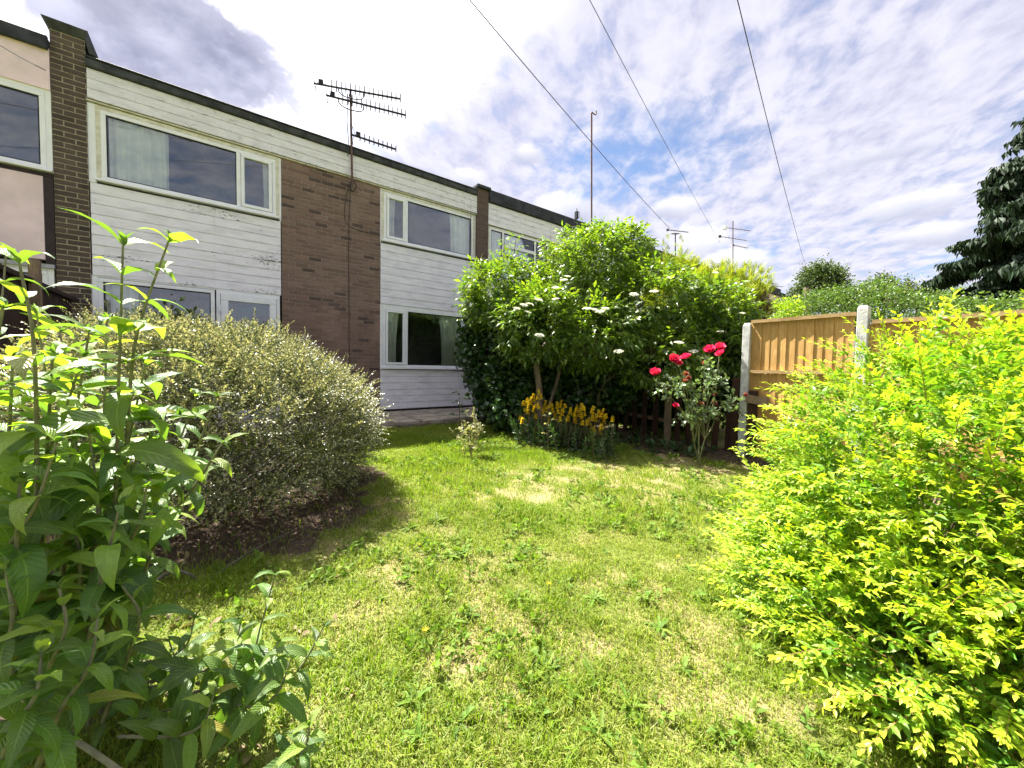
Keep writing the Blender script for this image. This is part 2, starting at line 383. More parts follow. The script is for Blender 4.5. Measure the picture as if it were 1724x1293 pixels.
# ------------------------------------------------------------------ ground
def soilmask(x, y):
    """1 where the earth is bare"""
    n = (vnoise(x, y, 2.3, 3)-.5)*.5+(vnoise(x, y, 7.1, 5)-.5)*.3
    left = 1.28-np.hypot((x-.02)/1.0, (y-4.0)/1.12)+n*1.0
    near = .62-np.hypot((x+.65)/.95, (y-2.1)/.85)+n*.5
    right = (x-5.0)+.35*np.clip(y-2.6, -2, .6)+n*.5
    right = np.where((y < 7) & (x < 6.15) & (y > -1), right*1.3, -1)
    hou = (y-6.1)*2
    return np.clip(np.maximum.reduce([left*2.2, right*2.2, near*1.1, hou])+.1, 0, 1)
def drymask(x, y):
    n = vnoise(x, y, 1.3, 11)*.38+vnoise(x, y, 3.7, 12)*.36+vnoise(x, y, 9.0, 13)*.36
    mid = np.exp(-(((x-3.1)/1.5)**2+((y-2.3)/1.2)**2))*.12+np.exp(-(((x-1.4)/.8)**2+((y-1.5)/.7)**2))*.10
    edge = np.clip((y-3.0)*.22, 0, .5)+np.clip((1.1-x)*.10, 0, .2)
    return np.clip((n+mid-edge-.57)*3.6, 0, 1)
def gz(x, y):
    x = np.asarray(x, float); y = np.asarray(y, float)
    yy = np.clip(y, -6, 6.2)
    h = -.985-.042*(8.0-yy)+.03
    return h+(vnoise(x, y, 1.3, 1)-.5)*.05+(vnoise(x, y, 4.1, 2)-.5)*.02
def axis(a, b, fine, far, n):
    core = np.arange(a, b+1e-6, fine); t = np.linspace(0, 1, n+1)[1:]**2.4
    return np.concatenate([(a-t*far)[::-1], core, b+t*far])
gx, gy = axis(-3, 8, .06, 900, 22), axis(-1, 8.5, .06, 900, 22)
GX, GY = np.meshgrid(gx, gy); nx, ny = len(gx), len(gy)
GV = np.stack([GX, GY, gz(GX, GY)], -1).reshape(-1, 3)
sm = soilmask(GV[:, 0], GV[:, 1]); GV[:, 2] += sm*(vnoise(GV[:, 0], GV[:, 1], 11, 8)-.5)*.05
ii = (np.arange(ny-1)[:, None]*nx+np.arange(nx-1)[None]).ravel()
GFc = np.stack([ii, ii+1, ii+nx+1, ii+nx], -1)
def groundmat():
    m, g, out = newmat('lawn_and_earth')
    pos = g.node('ShaderNodeNewGeometry').outputs['Position']
    soil = g.node('ShaderNodeAttribute', attribute_name='soil').outputs['Fac']
    dry = g.node('ShaderNodeAttribute', attribute_name='dry').outputs['Fac']
    a = g.noise(pos, 22, 6, .7); b = g.noise(pos, 90, 3, .6)
    grass = g.mix(g.step(a, .3, .7), (.095, .125, .020), (.18, .20, .05))
    straw = g.mix(g.step(b, .3, .7), (.20, .155, .08), (.38, .30, .17))
    earth = g.mix(g.step(a, .3, .7), (.040, .028, .021), (.105, .074, .054))
    c = g.mix(g.m('MULTIPLY', dry, .9), grass, straw)
    c = g.mix(g.step(g.m('ADD', soil, g.m('MULTIPLY', g.m('SUBTRACT', a, .5), .5)), .35, .65), c, earth)
    p = g.node('ShaderNodeBsdfPrincipled', {'Base Color': c, 'Roughness': .95, 'Specular IOR Level': .1})
    bp = g.node('ShaderNodeBump', {'Strength': .9, 'Distance': .02, 'Height': g.noise(pos, 45, 6, .7)}); g.l.new(bp.outputs[0], p.inputs['Normal'])
    g.l.new(p.outputs[0], out.inputs[0]); return m
go = link('ground', mesh('ground', GV, GFc, groundmat(), True, {'soil': sm, 'dry': drymask(GV[:, 0], GV[:, 1])}))
tag(go, kind='structure')
# paved strip along the house, rough slabs
pat = box('patio', M['mortar'], None, -1.5, 5.15, 6.5, 8.28, -1.30, -1.005); tag(pat, kind='structure')
rs = random.Random(3); xs = -1.5
while xs < 5.1:
    w = rs.uniform(.45, .75); x1 = min(xs+w, 5.15); yb = 8.27
    for (ya, yb2) in ((7.42, 8.26), (6.50, 7.40)):
        e = rs.uniform(-.06, .05); z = rs.uniform(-.975, -.955)
        V = boxv(xs+.012, x1-.012, ya+(e if ya < 7 else 0), yb2-.012, -1.10, z)
        V[:, :2] += np.array([[rs.uniform(-.012, .012), rs.uniform(-.012, .012)] for _ in range(4)]*2); V[4:, 2] += [rs.uniform(-.008, .008) for _ in range(4)]
        MB().add(V, BOXF).build('paving_slab', M['paving'], pat)
    xs = x1

# ------------------------------------------------------------------ the terrace
FY = 8.30                                        # front plane of the houses
def bricks(parent, matname, x0, x1, z0, z1, yf, keep=300, seed=0, order=None):
    """stretcher bond, one object per brick (the largest in view first), the rest one mesh"""
    r = random.Random(seed); bl, bh, j = .215, .065, .010
    items = []; row = 0; z = z0
    while z+bh <= z1+.02:
        x = x0-(0 if row % 2 == 0 else (bl+j)/2)
        while x < x1-.02:
            a, b = max(x, x0), min(x+bl, x1)
            if b-a > .03: items.append((a, b, z, min(z+bh, z1)))
            x += bl+j
        z += bh+j; row += 1
    key = order or (lambda q: -((q[0]+q[1])/2-5)**2*.0-(q[3]))
    items.sort(key=key); cache = {}
    rest = MB(); rr = []
    for i, (a, b, za, zb) in enumerate(items):
        pr = r.uniform(-.002, .003)
        if i < keep:
            k = (round(b-a, 3), round(zb-za, 3))
            if k not in cache:
                V = boxv(0, k[0], -.001, .02, 0, k[1])
                V[[0, 1, 4, 5]] += np.array([[.003, 0, .003], [-.003, 0, .003], [.003, 0, -.003], [-.003, 0, -.003]])
                cache[k] = mesh('brick', V, BOXF, M[matname], attrs={'rnd': np.zeros(8)})
            mt = np.eye(4); mt[:3, 3] = (a, yf+pr, za)
            link('brick', cache[k], parent, mt)
        else:
            rest.box(a, b, yf-.001+pr, yf+.02, za, zb); rr += [r.random()]*8
    if rest.n:
        o = link('brickwork', mesh('brickwork', np.concatenate(rest.V), rest.faces(), M[matname], attrs={'rnd': rr}), parent); o['kind'] = 'stuff'
def boards(parent, matname, x0, x1, z0, z1, n, yf, tilt=.006):
    h = (z1-z0)/n; cache = {}
    for i in range(n):
        za = z0+i*h
        # lapped profile: the lower edge stands proud
        V = np.array([[x0, yf-.008-tilt, 0], [x1, yf-.008-tilt, 0], [x1, yf-.008, h-.012], [x0, yf-.008, h-.012], [x0, yf+.004, h-.006], [x1, yf+.004, h-.006],
                      [x0, yf+.010, 0.002], [x1, yf+.010, 0.002]])
        k = 24; t = np.linspace(0, 1, k+1); ww = (vnoise(t*(x1-x0)*1.3+i*3, t*0+i, 1.0, 21)-.5)*.004
        rows = [(yf+.012, .001, 0), (yf-.008-tilt, .0, 0), (yf-.009-tilt, .010, .06), (yf-.010, h-.006, .96), (yf-.003, h-.001, 1)]
        VV = []; UV = []
        for (y, z, v) in rows:
            for q in range(k+1):
                VV.append((x0+(x1-x0)*t[q], y+ww[q], z+za+ww[q]*.5)); UV.append((t[q], v))
        a = (np.arange(len(rows)-1)[:, None]*(k+1)+np.arange(k)[None]).ravel()
        F = np.stack([a, a+1, a+k+2, a+k+1], -1)
        link('board', mesh('board', VV, F, M[matname], uv=UV), parent)
def frame(x0, x1, z0, z1, w, y0, y1):
    return MB().box(x0, x1, y0, y1, z0, z0+w).box(x0, x1, y0, y1, z1-w, z1).box(x0, x0+w, y0+.0015, y1, z0+w, z1-w).box(x1-w, x1, y0+.0015, y1, z0+w, z1-w)
def pane(parent, x0, x1, z0, z1, y): return box('pane', M['glass'], parent, x0, x1, y, y+.006, z0, z1)
def curtain(parent, x0, x1, z0, z1, y, taper=0, n=7, side=1):
    k = max(24, int(n*9)); t = np.linspace(0, 1, k); rows = 9; V = []
    for j in range(rows):
        s = j/(rows-1); z = z1+(z0-z1)*s
        wl = 1-taper*math.sin(s*math.pi*.62)
        ph = t*n*2*np.pi+.5*np.sin(t*9)+.35*s*np.sin(t*5)
        x = (x0+(x1-x0)*t*wl) if side > 0 else (x1-(x1-x0)*(1-t)*wl)
        V.append(np.stack([x+.006*np.sin(ph*2), y+(.028+.012*s)*np.sin(ph)+.012*np.sin(ph*.37+1), np.full(k, z)], -1))
    V = np.concatenate(V); a = (np.arange(rows-1)[:, None]*k+np.arange(k-1)[None]).ravel()
    return link('curtain', mesh('curtain', V, np.stack([a, a+1, a+k+1, a+k], -1), M['curtain'], True), parent)
def window(house, x0, x1, z0, z1, mulls, cas, curtains, y=FY, trim='cream', sill=True, lining=None):
    """outer frame mesh; children: surround, casement, pane, curtain, sill"""
    w = .055
    m = frame(x0, x1, z0, z1, w, y-.012, y+.06)
    for mx in mulls: m.box(mx-.03, mx+.03, y-.010, y+.06, z0+w, z1-w)
    fr = m.build('window', M['upvc'], house, bevel=.004)
    if trim: frame(x0-.055, x1+.055, z0-.0, z1+.06, .056, y-.005, y+.05).build('surround', M[trim], fr)
    if lining:
        for (a_, b_) in ((lining[0], x0-.056), (x1+.056, lining[1])):
            if b_-a_ > .004: box('lining', M['upvc'], fr, a_, b_, y-.001, y+.05, z0-.06, z1+.06)
    edges = [x0+w]+[e for mx in mulls for e in (mx-.03, mx+.03)]+[x1-w]
    for i in range(len(mulls)+1):
        a, b = edges[2*i], edges[2*i+1]; za, zb = z0+w, z1-w
        if i in cas:
            frame(a+.004, b-.004, za+.004, zb-.004, .05, y-.030, y+.03).build('casement', M['upvc'], fr, bevel=.004)
            MB().box(a+.05, b-.05, y-.006, y+.004, za+.05, za+.058).build('gasket', M['black'], fr)
            pane(fr, a+.05, b-.05, za+.05, zb-.05, y+.008)
            box('handle', M['upvc'], fr, (a+b)/2-.05, (a+b)/2+.05, y-.008, y+.045, za+.012, za+.03)
        else:
            frame(a, b, za, zb, .014, y-.004, y+.02).build('gasket', M['black'], fr)
            pane(fr, a+.01, b-.01, za+.01, zb-.01, y+.012)
    for (ca, cb, tp, nn, sd) in curtains: curtain(fr, ca, cb, z0+.03, z1-.03, y+.075, tp, nn, sd)
    if sill: box('sill', M['upvc'], fr, x0-.06, x1+.06, y-.075, y+.03, z0-.035, z0-.002, bevel=.004)
    return fr
def aerial_boom(parent, p0, p1, nrod, rod, mat, refl=True, bracket=True, mastx=None, box_at=.08):
    p0, p1 = np.asarray(p0), np.asarray(p1); d = (p1-p0); L = np.linalg.norm(d); d /= L
    b = MB().tube([p0, p1], .019, 6).build('boom', mat, parent)
    side = np.cross(d, (0, 0, 1)); side /= np.linalg.norm(side)
    for i in range(nrod):
        t = .20+.80*i/(nrod-1); q = p0+d*L*t; h = rod*(1.12-.3*t)
        MB().tube([q-np.array([0, 0, h*.42]), q+np.array([0, 0, h*.62])], .010, 5).build('rod', mat, b)
    if refl:
        for s in (-1, 1):
            MB().tube([p0+d*.02, p0+d*.02+np.array([0, 0, s*rod*1.25])-d*.03*s], .006, 5).build('reflector', mat, b)
            MB().tube([p0+d*.08+side*.05, p0+d*.02+np.array([0, 0, s*rod*.9])+side*.05], .005, 5).build('reflector', mat, b)
    q = p0+d*L*box_at
    MB().add(np.array([q+side*sx*.025+d*dx*.04+np.array([0, 0, z]) for z in (.0, .085) for sx, dx in ((-1, -1), (1, -1), (1, 1), (-1, 1))]), BOXF).build('dipole_box', M['black'], b)
    return b

# --- the white boarded house in the middle
house = tag(empty('terraced_house', (1.75, FY, -.97)), 'white weatherboarded terraced house with a brown brick panel, patio in front', 'house')
ZR = 4.22
box('rear_wall', M['room'], house, -1.53, 5.03, 9.5, 15, -1.0, 4.30)
box('roof', M['felt'], house, -1.53, 5.03, FY-.04, 15, 4.24, 4.33)
box('floor', M['room'], house, -1.53, 5.03, FY+.05, 9.5, 1.50, 1.75)
box('room_wall', M['room'], house, .95, 2.62, FY+.06, 9.5, -1.0, 4.24)
box('roof_edge', M['felt'], house, -1.53, 5.03, FY-.10, FY-.042, 4.225, 4.335, bevel=.012)
box('drip_edge', M['felt2'], house, -1.53, 5.03, FY-.115, FY-.02, 4.335, 4.362, bevel=.008)
def backing(x0, x1, z0, z1, name='cladding', y=FY+.012): return box(name, M['room'], house, x0, x1, y, y+.05, z0, z1)
fa = backing(-1.53, 5.03, 3.79, 4.225, 'fascia', FY-.028)
boards(fa, 'fascia_board', -1.52, 5.03, 3.80, 4.222, 3, FY-.04, .004)
box('soffit', M['cream'], house, -1.53, 5.03, FY-.035, FY+.02, 3.772, 3.788)
ul = backing(-1.52, .87, 1.30, 2.63); boards(ul, 'white_board', -1.52, .87, 1.28, 2.625, 9, FY)
ur = backing(2.69, 5.02, 1.36, 2.63); boards(ur, 'clean_board', 2.69, 5.02, 1.345, 2.625, 8, FY)
lr = backing(2.69, 5.02, -.93, -.065); boards(lr, 'clean_board', 2.69, 5.02, -.925, -.06, 6, FY)
box('plinth', M['dark_trim'], house, 2.69, 5.02, FY-.002, FY+.05, -1.0, -.932)
window(house, -1.40, .80, 2.69, 3.70, [.25], [1], [(-1.33, -.66, .0, 5, 1), (.60, .74, .15, 2, -1)], lining=(-1.533, .882))
window(house, 2.76, 4.95, 2.69, 3.70, [3.26], [0], [(2.82, 3.04, .12, 3, 1), (4.35, 4.88, .08, 4, -1)], lining=(2.688, 5.028))
window(house, 2.745, 4.93, -.01, 1.285, [3.27], [0], [(2.80, 3.13, .22, 5, 1), (4.10, 4.86, .10, 8, -1)], trim=None)
box('lining', M['upvc'], house, 4.932, 5.028, FY-.003, FY+.05, -.06, 1.34); box('lining', M['upvc'], house, 2.688, 2.743, FY-.003, FY+.05, -.06, 1.34); box('lining', M['upvc'], house, 2.744, 4.931, FY-.003, FY+.05, 1.287, 1.34); box('lining', M['upvc'], house, -1.533, -1.472, FY-.003, FY+.05, -.97, 1.285); box('lining', M['upvc'], house, -1.471, .849, FY-.002, FY+.05, 1.258, 1.285)
window(house, -1.47, -.10, -.95, 1.25, [], [], [(-1.40, -1.05, 0, 3, 1)], trim=None, sill=False)
dr = frame(-.08, .85, -.97, 1.255, .055, FY-.014, FY+.06).build('door', M['upvc'], house, bevel=.004)
lf = frame(-.02, .79, -.91, 1.195, .105, FY-.040, FY+.03); lf.box(.085, .685, FY-.036, FY+.02, -.10, .02); lf.build('door_leaf', M['upvc'], dr, bevel=.006)
pane(dr, .085, .685, .02, 1.09, FY+.004); pane(dr, .085, .685, -.80, -.10, FY+.004)
for z in (.95, -.6): MB().box(-.055, -.015, FY-.058, FY-.04, z-.05, z+.05).tube([(-.035, FY-.055, z-.06), (-.035, FY-.055, z+.06)], .012).build('hinge', M['upvc'], dr)
box('handle', M['upvc'], dr, .72, .745, FY-.075, FY-.04, .0, .16, bevel=.006)
bp = box('brick_panel', M['mortar'], house, .885, 2.685, FY+.0, FY+.06, -1.0, 3.79)
bricks(bp, 'brick', .885, 2.685, -.99, 3.785, FY-.004, 300, 2)
pier = box('brick_pier', M['mortar_pale'], house, -1.87, -1.535, FY-.015, 15, -1.0, 4.60)
bricks(pier, 'brick_dark', -1.87, -1.535, -.05, 4.585, FY-.022, 140, 4)
capv = boxv(-1.93, -1.49, FY-.10, 15, 4.60, 4.70); capv[:4, :2] += np.array([[.055, .07], [-.04, .07], [-.04, 0], [.055, 0]])
MB().add(capv, BOXF).build('pier_cap', M['felt'], pier)
MB().add(np.array([[-1.49, FY-.06, 4.42], [-1.40, FY-.06, 4.40], [-1.40, FY+1.5, 4.40], [-1.49, FY+1.5, 4.42], [-1.525, FY-.06, 4.60], [-1.515, FY-.06, 4.60], [-1.515, FY+1.5, 4.60], [-1.525, FY+1.5, 4.60]]), BOXF).build('flashing', M['felt'], pier)
# cables clipped to the brick
cab = MB().tube(smoothpath([(2.06, FY-.03, 3.62), (1.99, FY-.02, 3.3), (1.99, FY-.02, 2.9), (2.2, FY-.02, 2.78), (2.69, FY-.02, 2.76)]), .006, 5)
cab.tube(smoothpath([(2.08, FY-.03, 3.6), (2.05, FY-.02, 2.5), (2.06, FY-.02, .5), (2.05, FY-.02, -.9)]), .006, 5); cab.build('cable', M['wire'], house)
MB().tube(smoothpath([(4.86, FY-.045, 4.2), (4.86, FY-.05, 3.7), (4.86, FY-.09, 2.66), (4.86, FY-.03, 1.5)], 3), .006, 5).build('cable', M['wire'], house)
MB().tube([(5.04, FY-.05, -.95), (5.04, FY-.05, .4)], .02, 8).build('drain_pipe', M['grey_ledge'], house)

# --- pink rendered neighbour on the left
pink = tag(empty('terraced_house', (-4, FY, -.97)), 'pink rendered terraced house at the left edge beyond the brick pier', 'house')
box('rear_wall', M['room'], pink, -9, -1.875, 9.5, 15, -1, 4.30)
box('roof', M['felt'], pink, -9, -1.875, FY-.04, 15, 4.32, 4.42)
box('roof_edge', M['felt2'], pink, -9, -1.875, FY-.10, FY-.042, 4.27, 4.45, bevel=.012)
box('fascia', M['pink'], pink, -9, -1.875, FY-.035, FY+.06, 3.75, 4.31)
box('upper_panel', M['pink'], pink, -9, -1.97, FY-.02, FY+.06, 1.42, 2.56)
box('trim', M['dark_trim'], pink, -9, -1.875, FY-.025, FY+.05, 2.565, 2.61)
box('trim', M['dark_trim'], pink, -1.965, -1.875, FY-.025, FY+.05, 1.36, 2.56)
box('ledge', M['grey_ledge'], pink, -9, -1.88, FY-.06, FY+.05, 1.30, 1.355)
box('floor', M['room'], pink, -9, -1.875, FY+.061, 9.5, 1.50, 1.75)
window(pink, -4.2, -1.93, 2.66, 3.70, [-3.3], [0], [], y=FY-.01, trim='upvc')
window(pink, -4.2, -1.95, -.10, 1.27, [-3.2], [0], [], y=FY-.01, trim='upvc')
box('lower_panel', M['pink'], pink, -9, -1.88, FY-.01, FY+.06, -1, -.14)

# --- the next house to the right, half behind the elder
nxt = tag(empty('terraced_house', (8.7, FY, -.97)), 'second white boarded house with a deep charcoal roof edge, behind the elder', 'house')
box('rear_wall', M['room'], nxt, 5.37, 12.05, 9.5, 15, -1, 4.28)
box('roof', M['felt'], nxt, 5.37, 12.05, FY-.04, 15, 4.20, 4.42)
box('roof_edge', M['felt2'], nxt, 5.37, 12.05, FY-.11, FY-.042, 4.16, 4.46, bevel=.012)
p2 = box('brick_pier', M['bricktex'], nxt, 5.03, 5.365, FY-.06, 15, -1, 4.42)
box('pier_cap', M['felt2'], p2, 5.0, 5.40, FY-.13, 15, 4.42, 4.50, bevel=.012)
for (a, b) in ((5.37, 7.49), (7.50, 12.05)):
    f2 = box('fascia', M['room'], nxt, a, b, FY-.03, FY+.06, 3.62, 4.16); boards(f2, 'clean_board', a, b, 3.625, 4.155, 4, FY-.035, .003)
f3 = window(nxt, 5.43, 7.45, 2.30, 3.58, [5.86, 6.95], [], [(5.48, 5.85, 0, 4, 1), (5.9, 6.9, 0, 9, 1), (7.0, 7.38, 0, 4, 1)])
box('transom', M['upvc'], f3, 5.89, 6.92, FY-.03, FY+.03, 3.16, 3.24, bevel=.004)
c2 = box('cladding', M['room'], nxt, 5.37, 7.5, FY+.012, FY+.06, 1.30, 2.26); boards(c2, 'white_board', 5.37, 7.5, 1.30, 2.26, 6, FY)
box('floor', M['room'], nxt, 5.37, 12.05, FY+.061, 9.5, 1.50, 1.75)
box('brick_panel', M['bricktex'], nxt, 7.52, 9.40, FY-.005, FY+.06, -1, 3.62)
w4 = window(nxt, 9.5, 11.9, 2.30, 3.58, [10.6], [], [(9.6, 10.5, 0, 6, 1)])
c3 = box('cladding', M['room'], nxt, 9.42, 12.05, FY+.012, FY+.06, -1, 2.26); boards(c3, 'white_board', 9.42, 12.05, -.95, 2.26, 20, FY)
window(nxt, 5.43, 7.45, -.10, 1.27, [6.4], [], [])

# --- houses further along the terrace
f1 = tag(empty('terraced_house', (16, FY, -.97)), 'far terraced house with pale brown fascia beyond the roof upstand', 'house')
box('wall', M['pink'], f1, 12.42, 19.2, FY, 15, -1, 3.6); box('fascia', M['pink'], f1, 12.42, 19.2, FY-.04, FY-.003, 3.605, 4.22)
box('roof_edge', M['felt2'], f1, 12.42, 19.2, FY-.11, 15, 4.225, 4.40)
up = box('brick_pier', M['bricktex'], f1, 12.06, 12.41, FY-.05, 15, -1, 4.55); box('pier_cap', M['felt2'], up, 11.98, 12.48, FY-.14, 15, 4.55, 4.72, bevel=.015)
for a in (12.9, 16.9):
    window(f1, a, a+1.9, 2.3, 3.5, [a+.6], [], [], y=FY-.02)
f2h = tag(empty('terraced_house', (23, FY, -.97)), 'farthest visible terraced house, only its roof edge showing between conifers', 'house')
box('wall', M['pink'], f2h, 19.3, 26.4, FY, 15, -1, 4.2); box('roof_edge', M['felt2'], f2h, 19.22, 26.4, FY-.1, 15, 4.205, 4.40)
window(f2h, 20.3, 22.2, 2.3, 3.5, [21], [], [], y=FY-.02)
f4 = tag(empty('distant_house', (30, 9, -1)), 'distant flat roofed house end seen left of the round tree', 'house')
a = W(1306, 488, 24.0)
box('wall', M['pink'], f4, a[0]-6, a[0]-.02, a[1], a[1]+7, -1.5, a[2]-.45); box('roof_edge', M['felt2'], f4, a[0]-6.1, a[0]+.10, a[1]-.25, a[1]+7, a[2]-.44, a[2])
MB().box(a[0]-.25, a[0]-.02, a[1]-.2, a[1]-.02, -1.5, a[2]-.45).build('post', M['concrete'], f4)

# ------------------------------------------------------------------ aerials, poles, wires
def level_end(p0, u, v):
    d = ray(u, v); return d*(p0[2]/d[2])
ae = tag(empty('television_aerial', WY(592, 312, FY-.1)), 'tall triple television aerial on a mast fixed above the brick panel', 'aerial')
mb, mt_ = WY(593, 312, FY-.12), WY(590, 152, FY-.12)
MB().tube([mb, mt_], .021, 8).build('mast', M['rust'], ae)
MB().tube(smoothpath([mb+[0, .0, .1], mb+[-.05, -.02, -.02], mb+[0, 0, -.12], mb+[.07, -.02, -.02], mb+[.02, 0, .1]]), .010, 5).build('bracket', M['metal'], ae)
MB().tube(smoothpath([mt_+[-.03, -.03, -.1], mt_+[-.07, -.03, -.6], mt_+[-.045, -.03, -1.0], mt_+[-.06, -.03, -1.3]]), .007, 5).build('cable', M['wire'], ae)
def boom_by(u1, v1, u2, v2, through, nrod, rod, refl, drop, ba=.08, end=False):
    # a level boom that crosses (or starts from) the mast
    t = 0.0 if end else (through-u1)/(u2-u1)
    vv = v1+(v2-v1)*t; c = WY(u1+(u2-u1)*t, vv, FY-.16)
    A = ray(u1, v1)*(c[2]/ray(u1, v1)[2]); B = ray(u2, v2)*(c[2]/ray(u2, v2)[2])
    b = aerial_boom(ae, A, B, nrod, rod, M['metal'], refl, box_at=ba)
    if drop:
        d = (B-A)/np.linalg.norm(B-A)
        MB().tube(smoothpath([c-d*.22, c-d*.2+[0, 0, -.09], c-d*.08+[0, 0, -.15], c+d*.12+[0, 0, -.16], c+d*.23+[0, 0, -.11], c+d*.24], 4), .011, 6).build('cradle', M['metal'], b)
boom_by(528, 140, 674, 166.5, 590, 16, .20, True, True)
boom_by(548.6, 160, 683, 194, 590, 15, .20, True, True)
boom_by(590, 226, 666.5, 251.5, 590, 9, .15, True, False, .16, True)
pl = tag(empty('mast_pole', WY(996, 398, FY-.3)), 'tall thin bare pole with a hooked top beside the second house', 'pole')
pa, pb = WY(996, 420, FY-.25), WY(996, 190, FY-.25)
MB().tube([(pa[0], pa[1], 1.5), pa, pb], .025, 8).build('pole', M['rust'], pl)
MB().tube(smoothpath([pb, pb+[.02, 0, .02], pb+[.16, 0, .01], pb+[.20, 0, .06], pb+[.2, 0, .14]], 3), .018, 6).build('hook', M['rust'], pl)
def far_aerial(name, lab, u, vt, vb, Y, booms, mat):
    t = tag(empty(name, WY(u, vb, Y)), lab, 'aerial')
    a, b = WY(u, vb, Y), WY(u, vt, Y); MB().tube([(a[0], a[1], 4.3), a, b], .028, 6).build('mast', mat, t)
    for (u1, u2, v1, v2, bx) in booms:
        A = WY(u1, v1, Y); B = WY(u2, v2, Y)
        o = MB().tube([A, B], .016, 6).build('boom', mat, t)
        for q in np.linspace(.12, 1, 8):
            P = A+(B-A)*q; MB().tube([P-[0, .13, 0], P+[0, .13, 0]], .007, 4).build('rod', mat, o)
        if bx:
            s = .11*bx
            MB().box(A[0]-s, A[0]+s, A[1]-s*.8, A[1]+s*.8, A[2]-s, A[2]+s).build('dipole_box', M['upvc'] if bx > .9 else M['metal'], o)
far_aerial('television_aerial', 'small single boom aerial on the far roof above the golden conifer', 1137, 395, 440, 10, [(1124, 1159, 387, 391, .4), (1131, 1142, 393, 394, 0)], M['metal'])
far_aerial('television_aerial', 'three boom aerial on a thin rusty mast against the sky', 1234, 372, 452, 11, [(1220, 1262, 383, 388.5, 1), (1212, 1257, 398, 405, .6), (1235, 1258, 413, 417.5, .4)], M['rust'])
far_aerial('television_aerial', 'tiny aerial on the distant roof left of the round tree', 1302, 480, 492, 13, [(1303, 1318, 482, 483, 0), (1297, 1303, 476, 478, 0)], M['metal'])
sd = tag(empty('roof_bracket', WY(971, 372, FY+.8)), 'small dark bracket on the charcoal roof edge of the second house', 'bracket')
q = WY(971, 366, FY+.5)
MB().tube([(q[0], q[1], 4.4), q+[0, 0, .28]], .012, 5).tube([q+[-.0, 0, .1], q+[.12, 0, .22], q+[.14, 0, .05], q+[.02, 0, -.05]], .008, 4).build('stem', M['metal'], sd)
MB().box(q[0]-.05, q[0]+.03, q[1]-.05, q[1]+.05, q[2]-.05, q[2]+.18).build('head', M['black'], sd)
def wire(lab, pts, r=.008):
    P = smoothpath(pts, 10)
    o = MB().tube(P, r, 5).build('overhead_wire', M['wire']); tag(o, lab, 'wire', 'overhead wires')
def sag(A, B, s, n=17, ext=2.1):
    t = np.linspace(0, ext, n); P = A+(B-A)*t[:, None]; P[:, 2] -= s*4*t*(1-t); return P
PT = W(1358, 452, 30)
wire('overhead wire crossing the tall pole and ending at the far roof aerial', sag(WY(1128, 385, 10.0), W(640, -180, 5.0), .12), .009)
wire('thin overhead wire in the middle, between the two others', sag(WY(1212, 408, 12.0), W(930, -120, 5.2), .10), .006)
wire('rightmost overhead wire running down towards the round tree', sag(PT, W(1205, -150, 5.6), .25), .009)
wire('thin wire slanting down across the pink house', sag(np.array([-1.9, FY-.08, 3.98]), W(-60, 38, 3.6), .02), .006)
tp = tag(empty('telegraph_pole', (PT[0], PT[1], -1.3)), 'short wooden telegraph pole in front of the round tree', 'pole')
b_ = W(1358, 540, 22); t_ = W(1358, 484, 22)
MB().tube([(b_[0], b_[1], -1.4), b_, t_], [.17, .15, .13], 8).build('pole', M['old_wood'], tp)
tp.location = (b_[0], b_[1], -1.4); tp.children[0].matrix_parent_inverse = Matrix.Translation((-b_[0], -b_[1], 1.4))

# ------------------------------------------------------------------ fences
def fpanel(lab, y0, y1, x, ztop, zbot, seed):
    r = random.Random(seed)
    t = tag(empty('garden_fence', (x, (y0+y1)/2, zbot)), lab, 'fence', 'new closeboard fence panels')
    y = y0; n = 0
    while y < y1-.02:
        wd = min(.098, y1-y); pr = 0
        V = boxv(-.022, -.008, 0, wd+.018, zbot, ztop-.045); V[[0, 4], 0] -= .0; V[[3, 2, 7, 6], 0] += 0
        V[[3, 7], 0] += .014; V[[2, 6], 0] += .010
        V[:, 0] += r.uniform(-.003, .003); V[4:, 1] += r.uniform(-.004, .004)
        mt = np.eye(4); mt[:3, 3] = (x, y, 0)
        link('board', mesh('board', V, BOXF, M['fence']), t, mt); y += .098
    for z in (ztop-.72, ztop-1.42):
        V = boxv(-.058, -.024, y0, y1, z-.022, z+.022); mt = np.eye(4); mt[0, 3] = x
        link('rail', mesh('rail', V, BOXF, M['fence_rail']), t, mt)
    mt = np.eye(4); mt[0, 3] = x
    link('cap_rail', mesh('cap_rail', boxv(-.055, .045, y0, y1, ztop-.045, ztop), BOXF, M['fence_rail']), t, mt)
    return t
FX = 6.0
fpanel('short new timber fence panel nearest the roses, between two concrete posts', 1.235, 2.345, FX, .735, -1.27, 1)
fpanel('new timber fence panel behind the lime green shrub, stepped down a little', -.70, 1.085, FX, .625, -1.33, 2)
def cpost(lab, y, zt, zb, lean=0):
    V = boxv(-.065, .055, -.05, .05, zb, zt-.03)
    T = boxv(-.05, .04, -.035, .035, zt-.03, zt); m = MB(); m.add(V, BOXF)
    T[:4] = V[4:]; m.add(T, BOXF)
    o = m.build('fence_post', M['concrete'], None, bevel=.006); o.location = (FX, y, 0); o.rotation_euler = (0, lean, 0)
    tag(o, lab, 'post', 'concrete fence posts')
cpost('concrete fence post beside the roses, partly under the elder', 2.40, .70, -1.4, .012)
cpost('concrete fence post with a square top between the two timber panels', 1.16, .80, -1.4)
pk = tag(empty('picket_fence', (5.95, 3.8, -1.2)), 'low dark picket fence under the elder behind the red roses', 'fence')
r = random.Random(9)
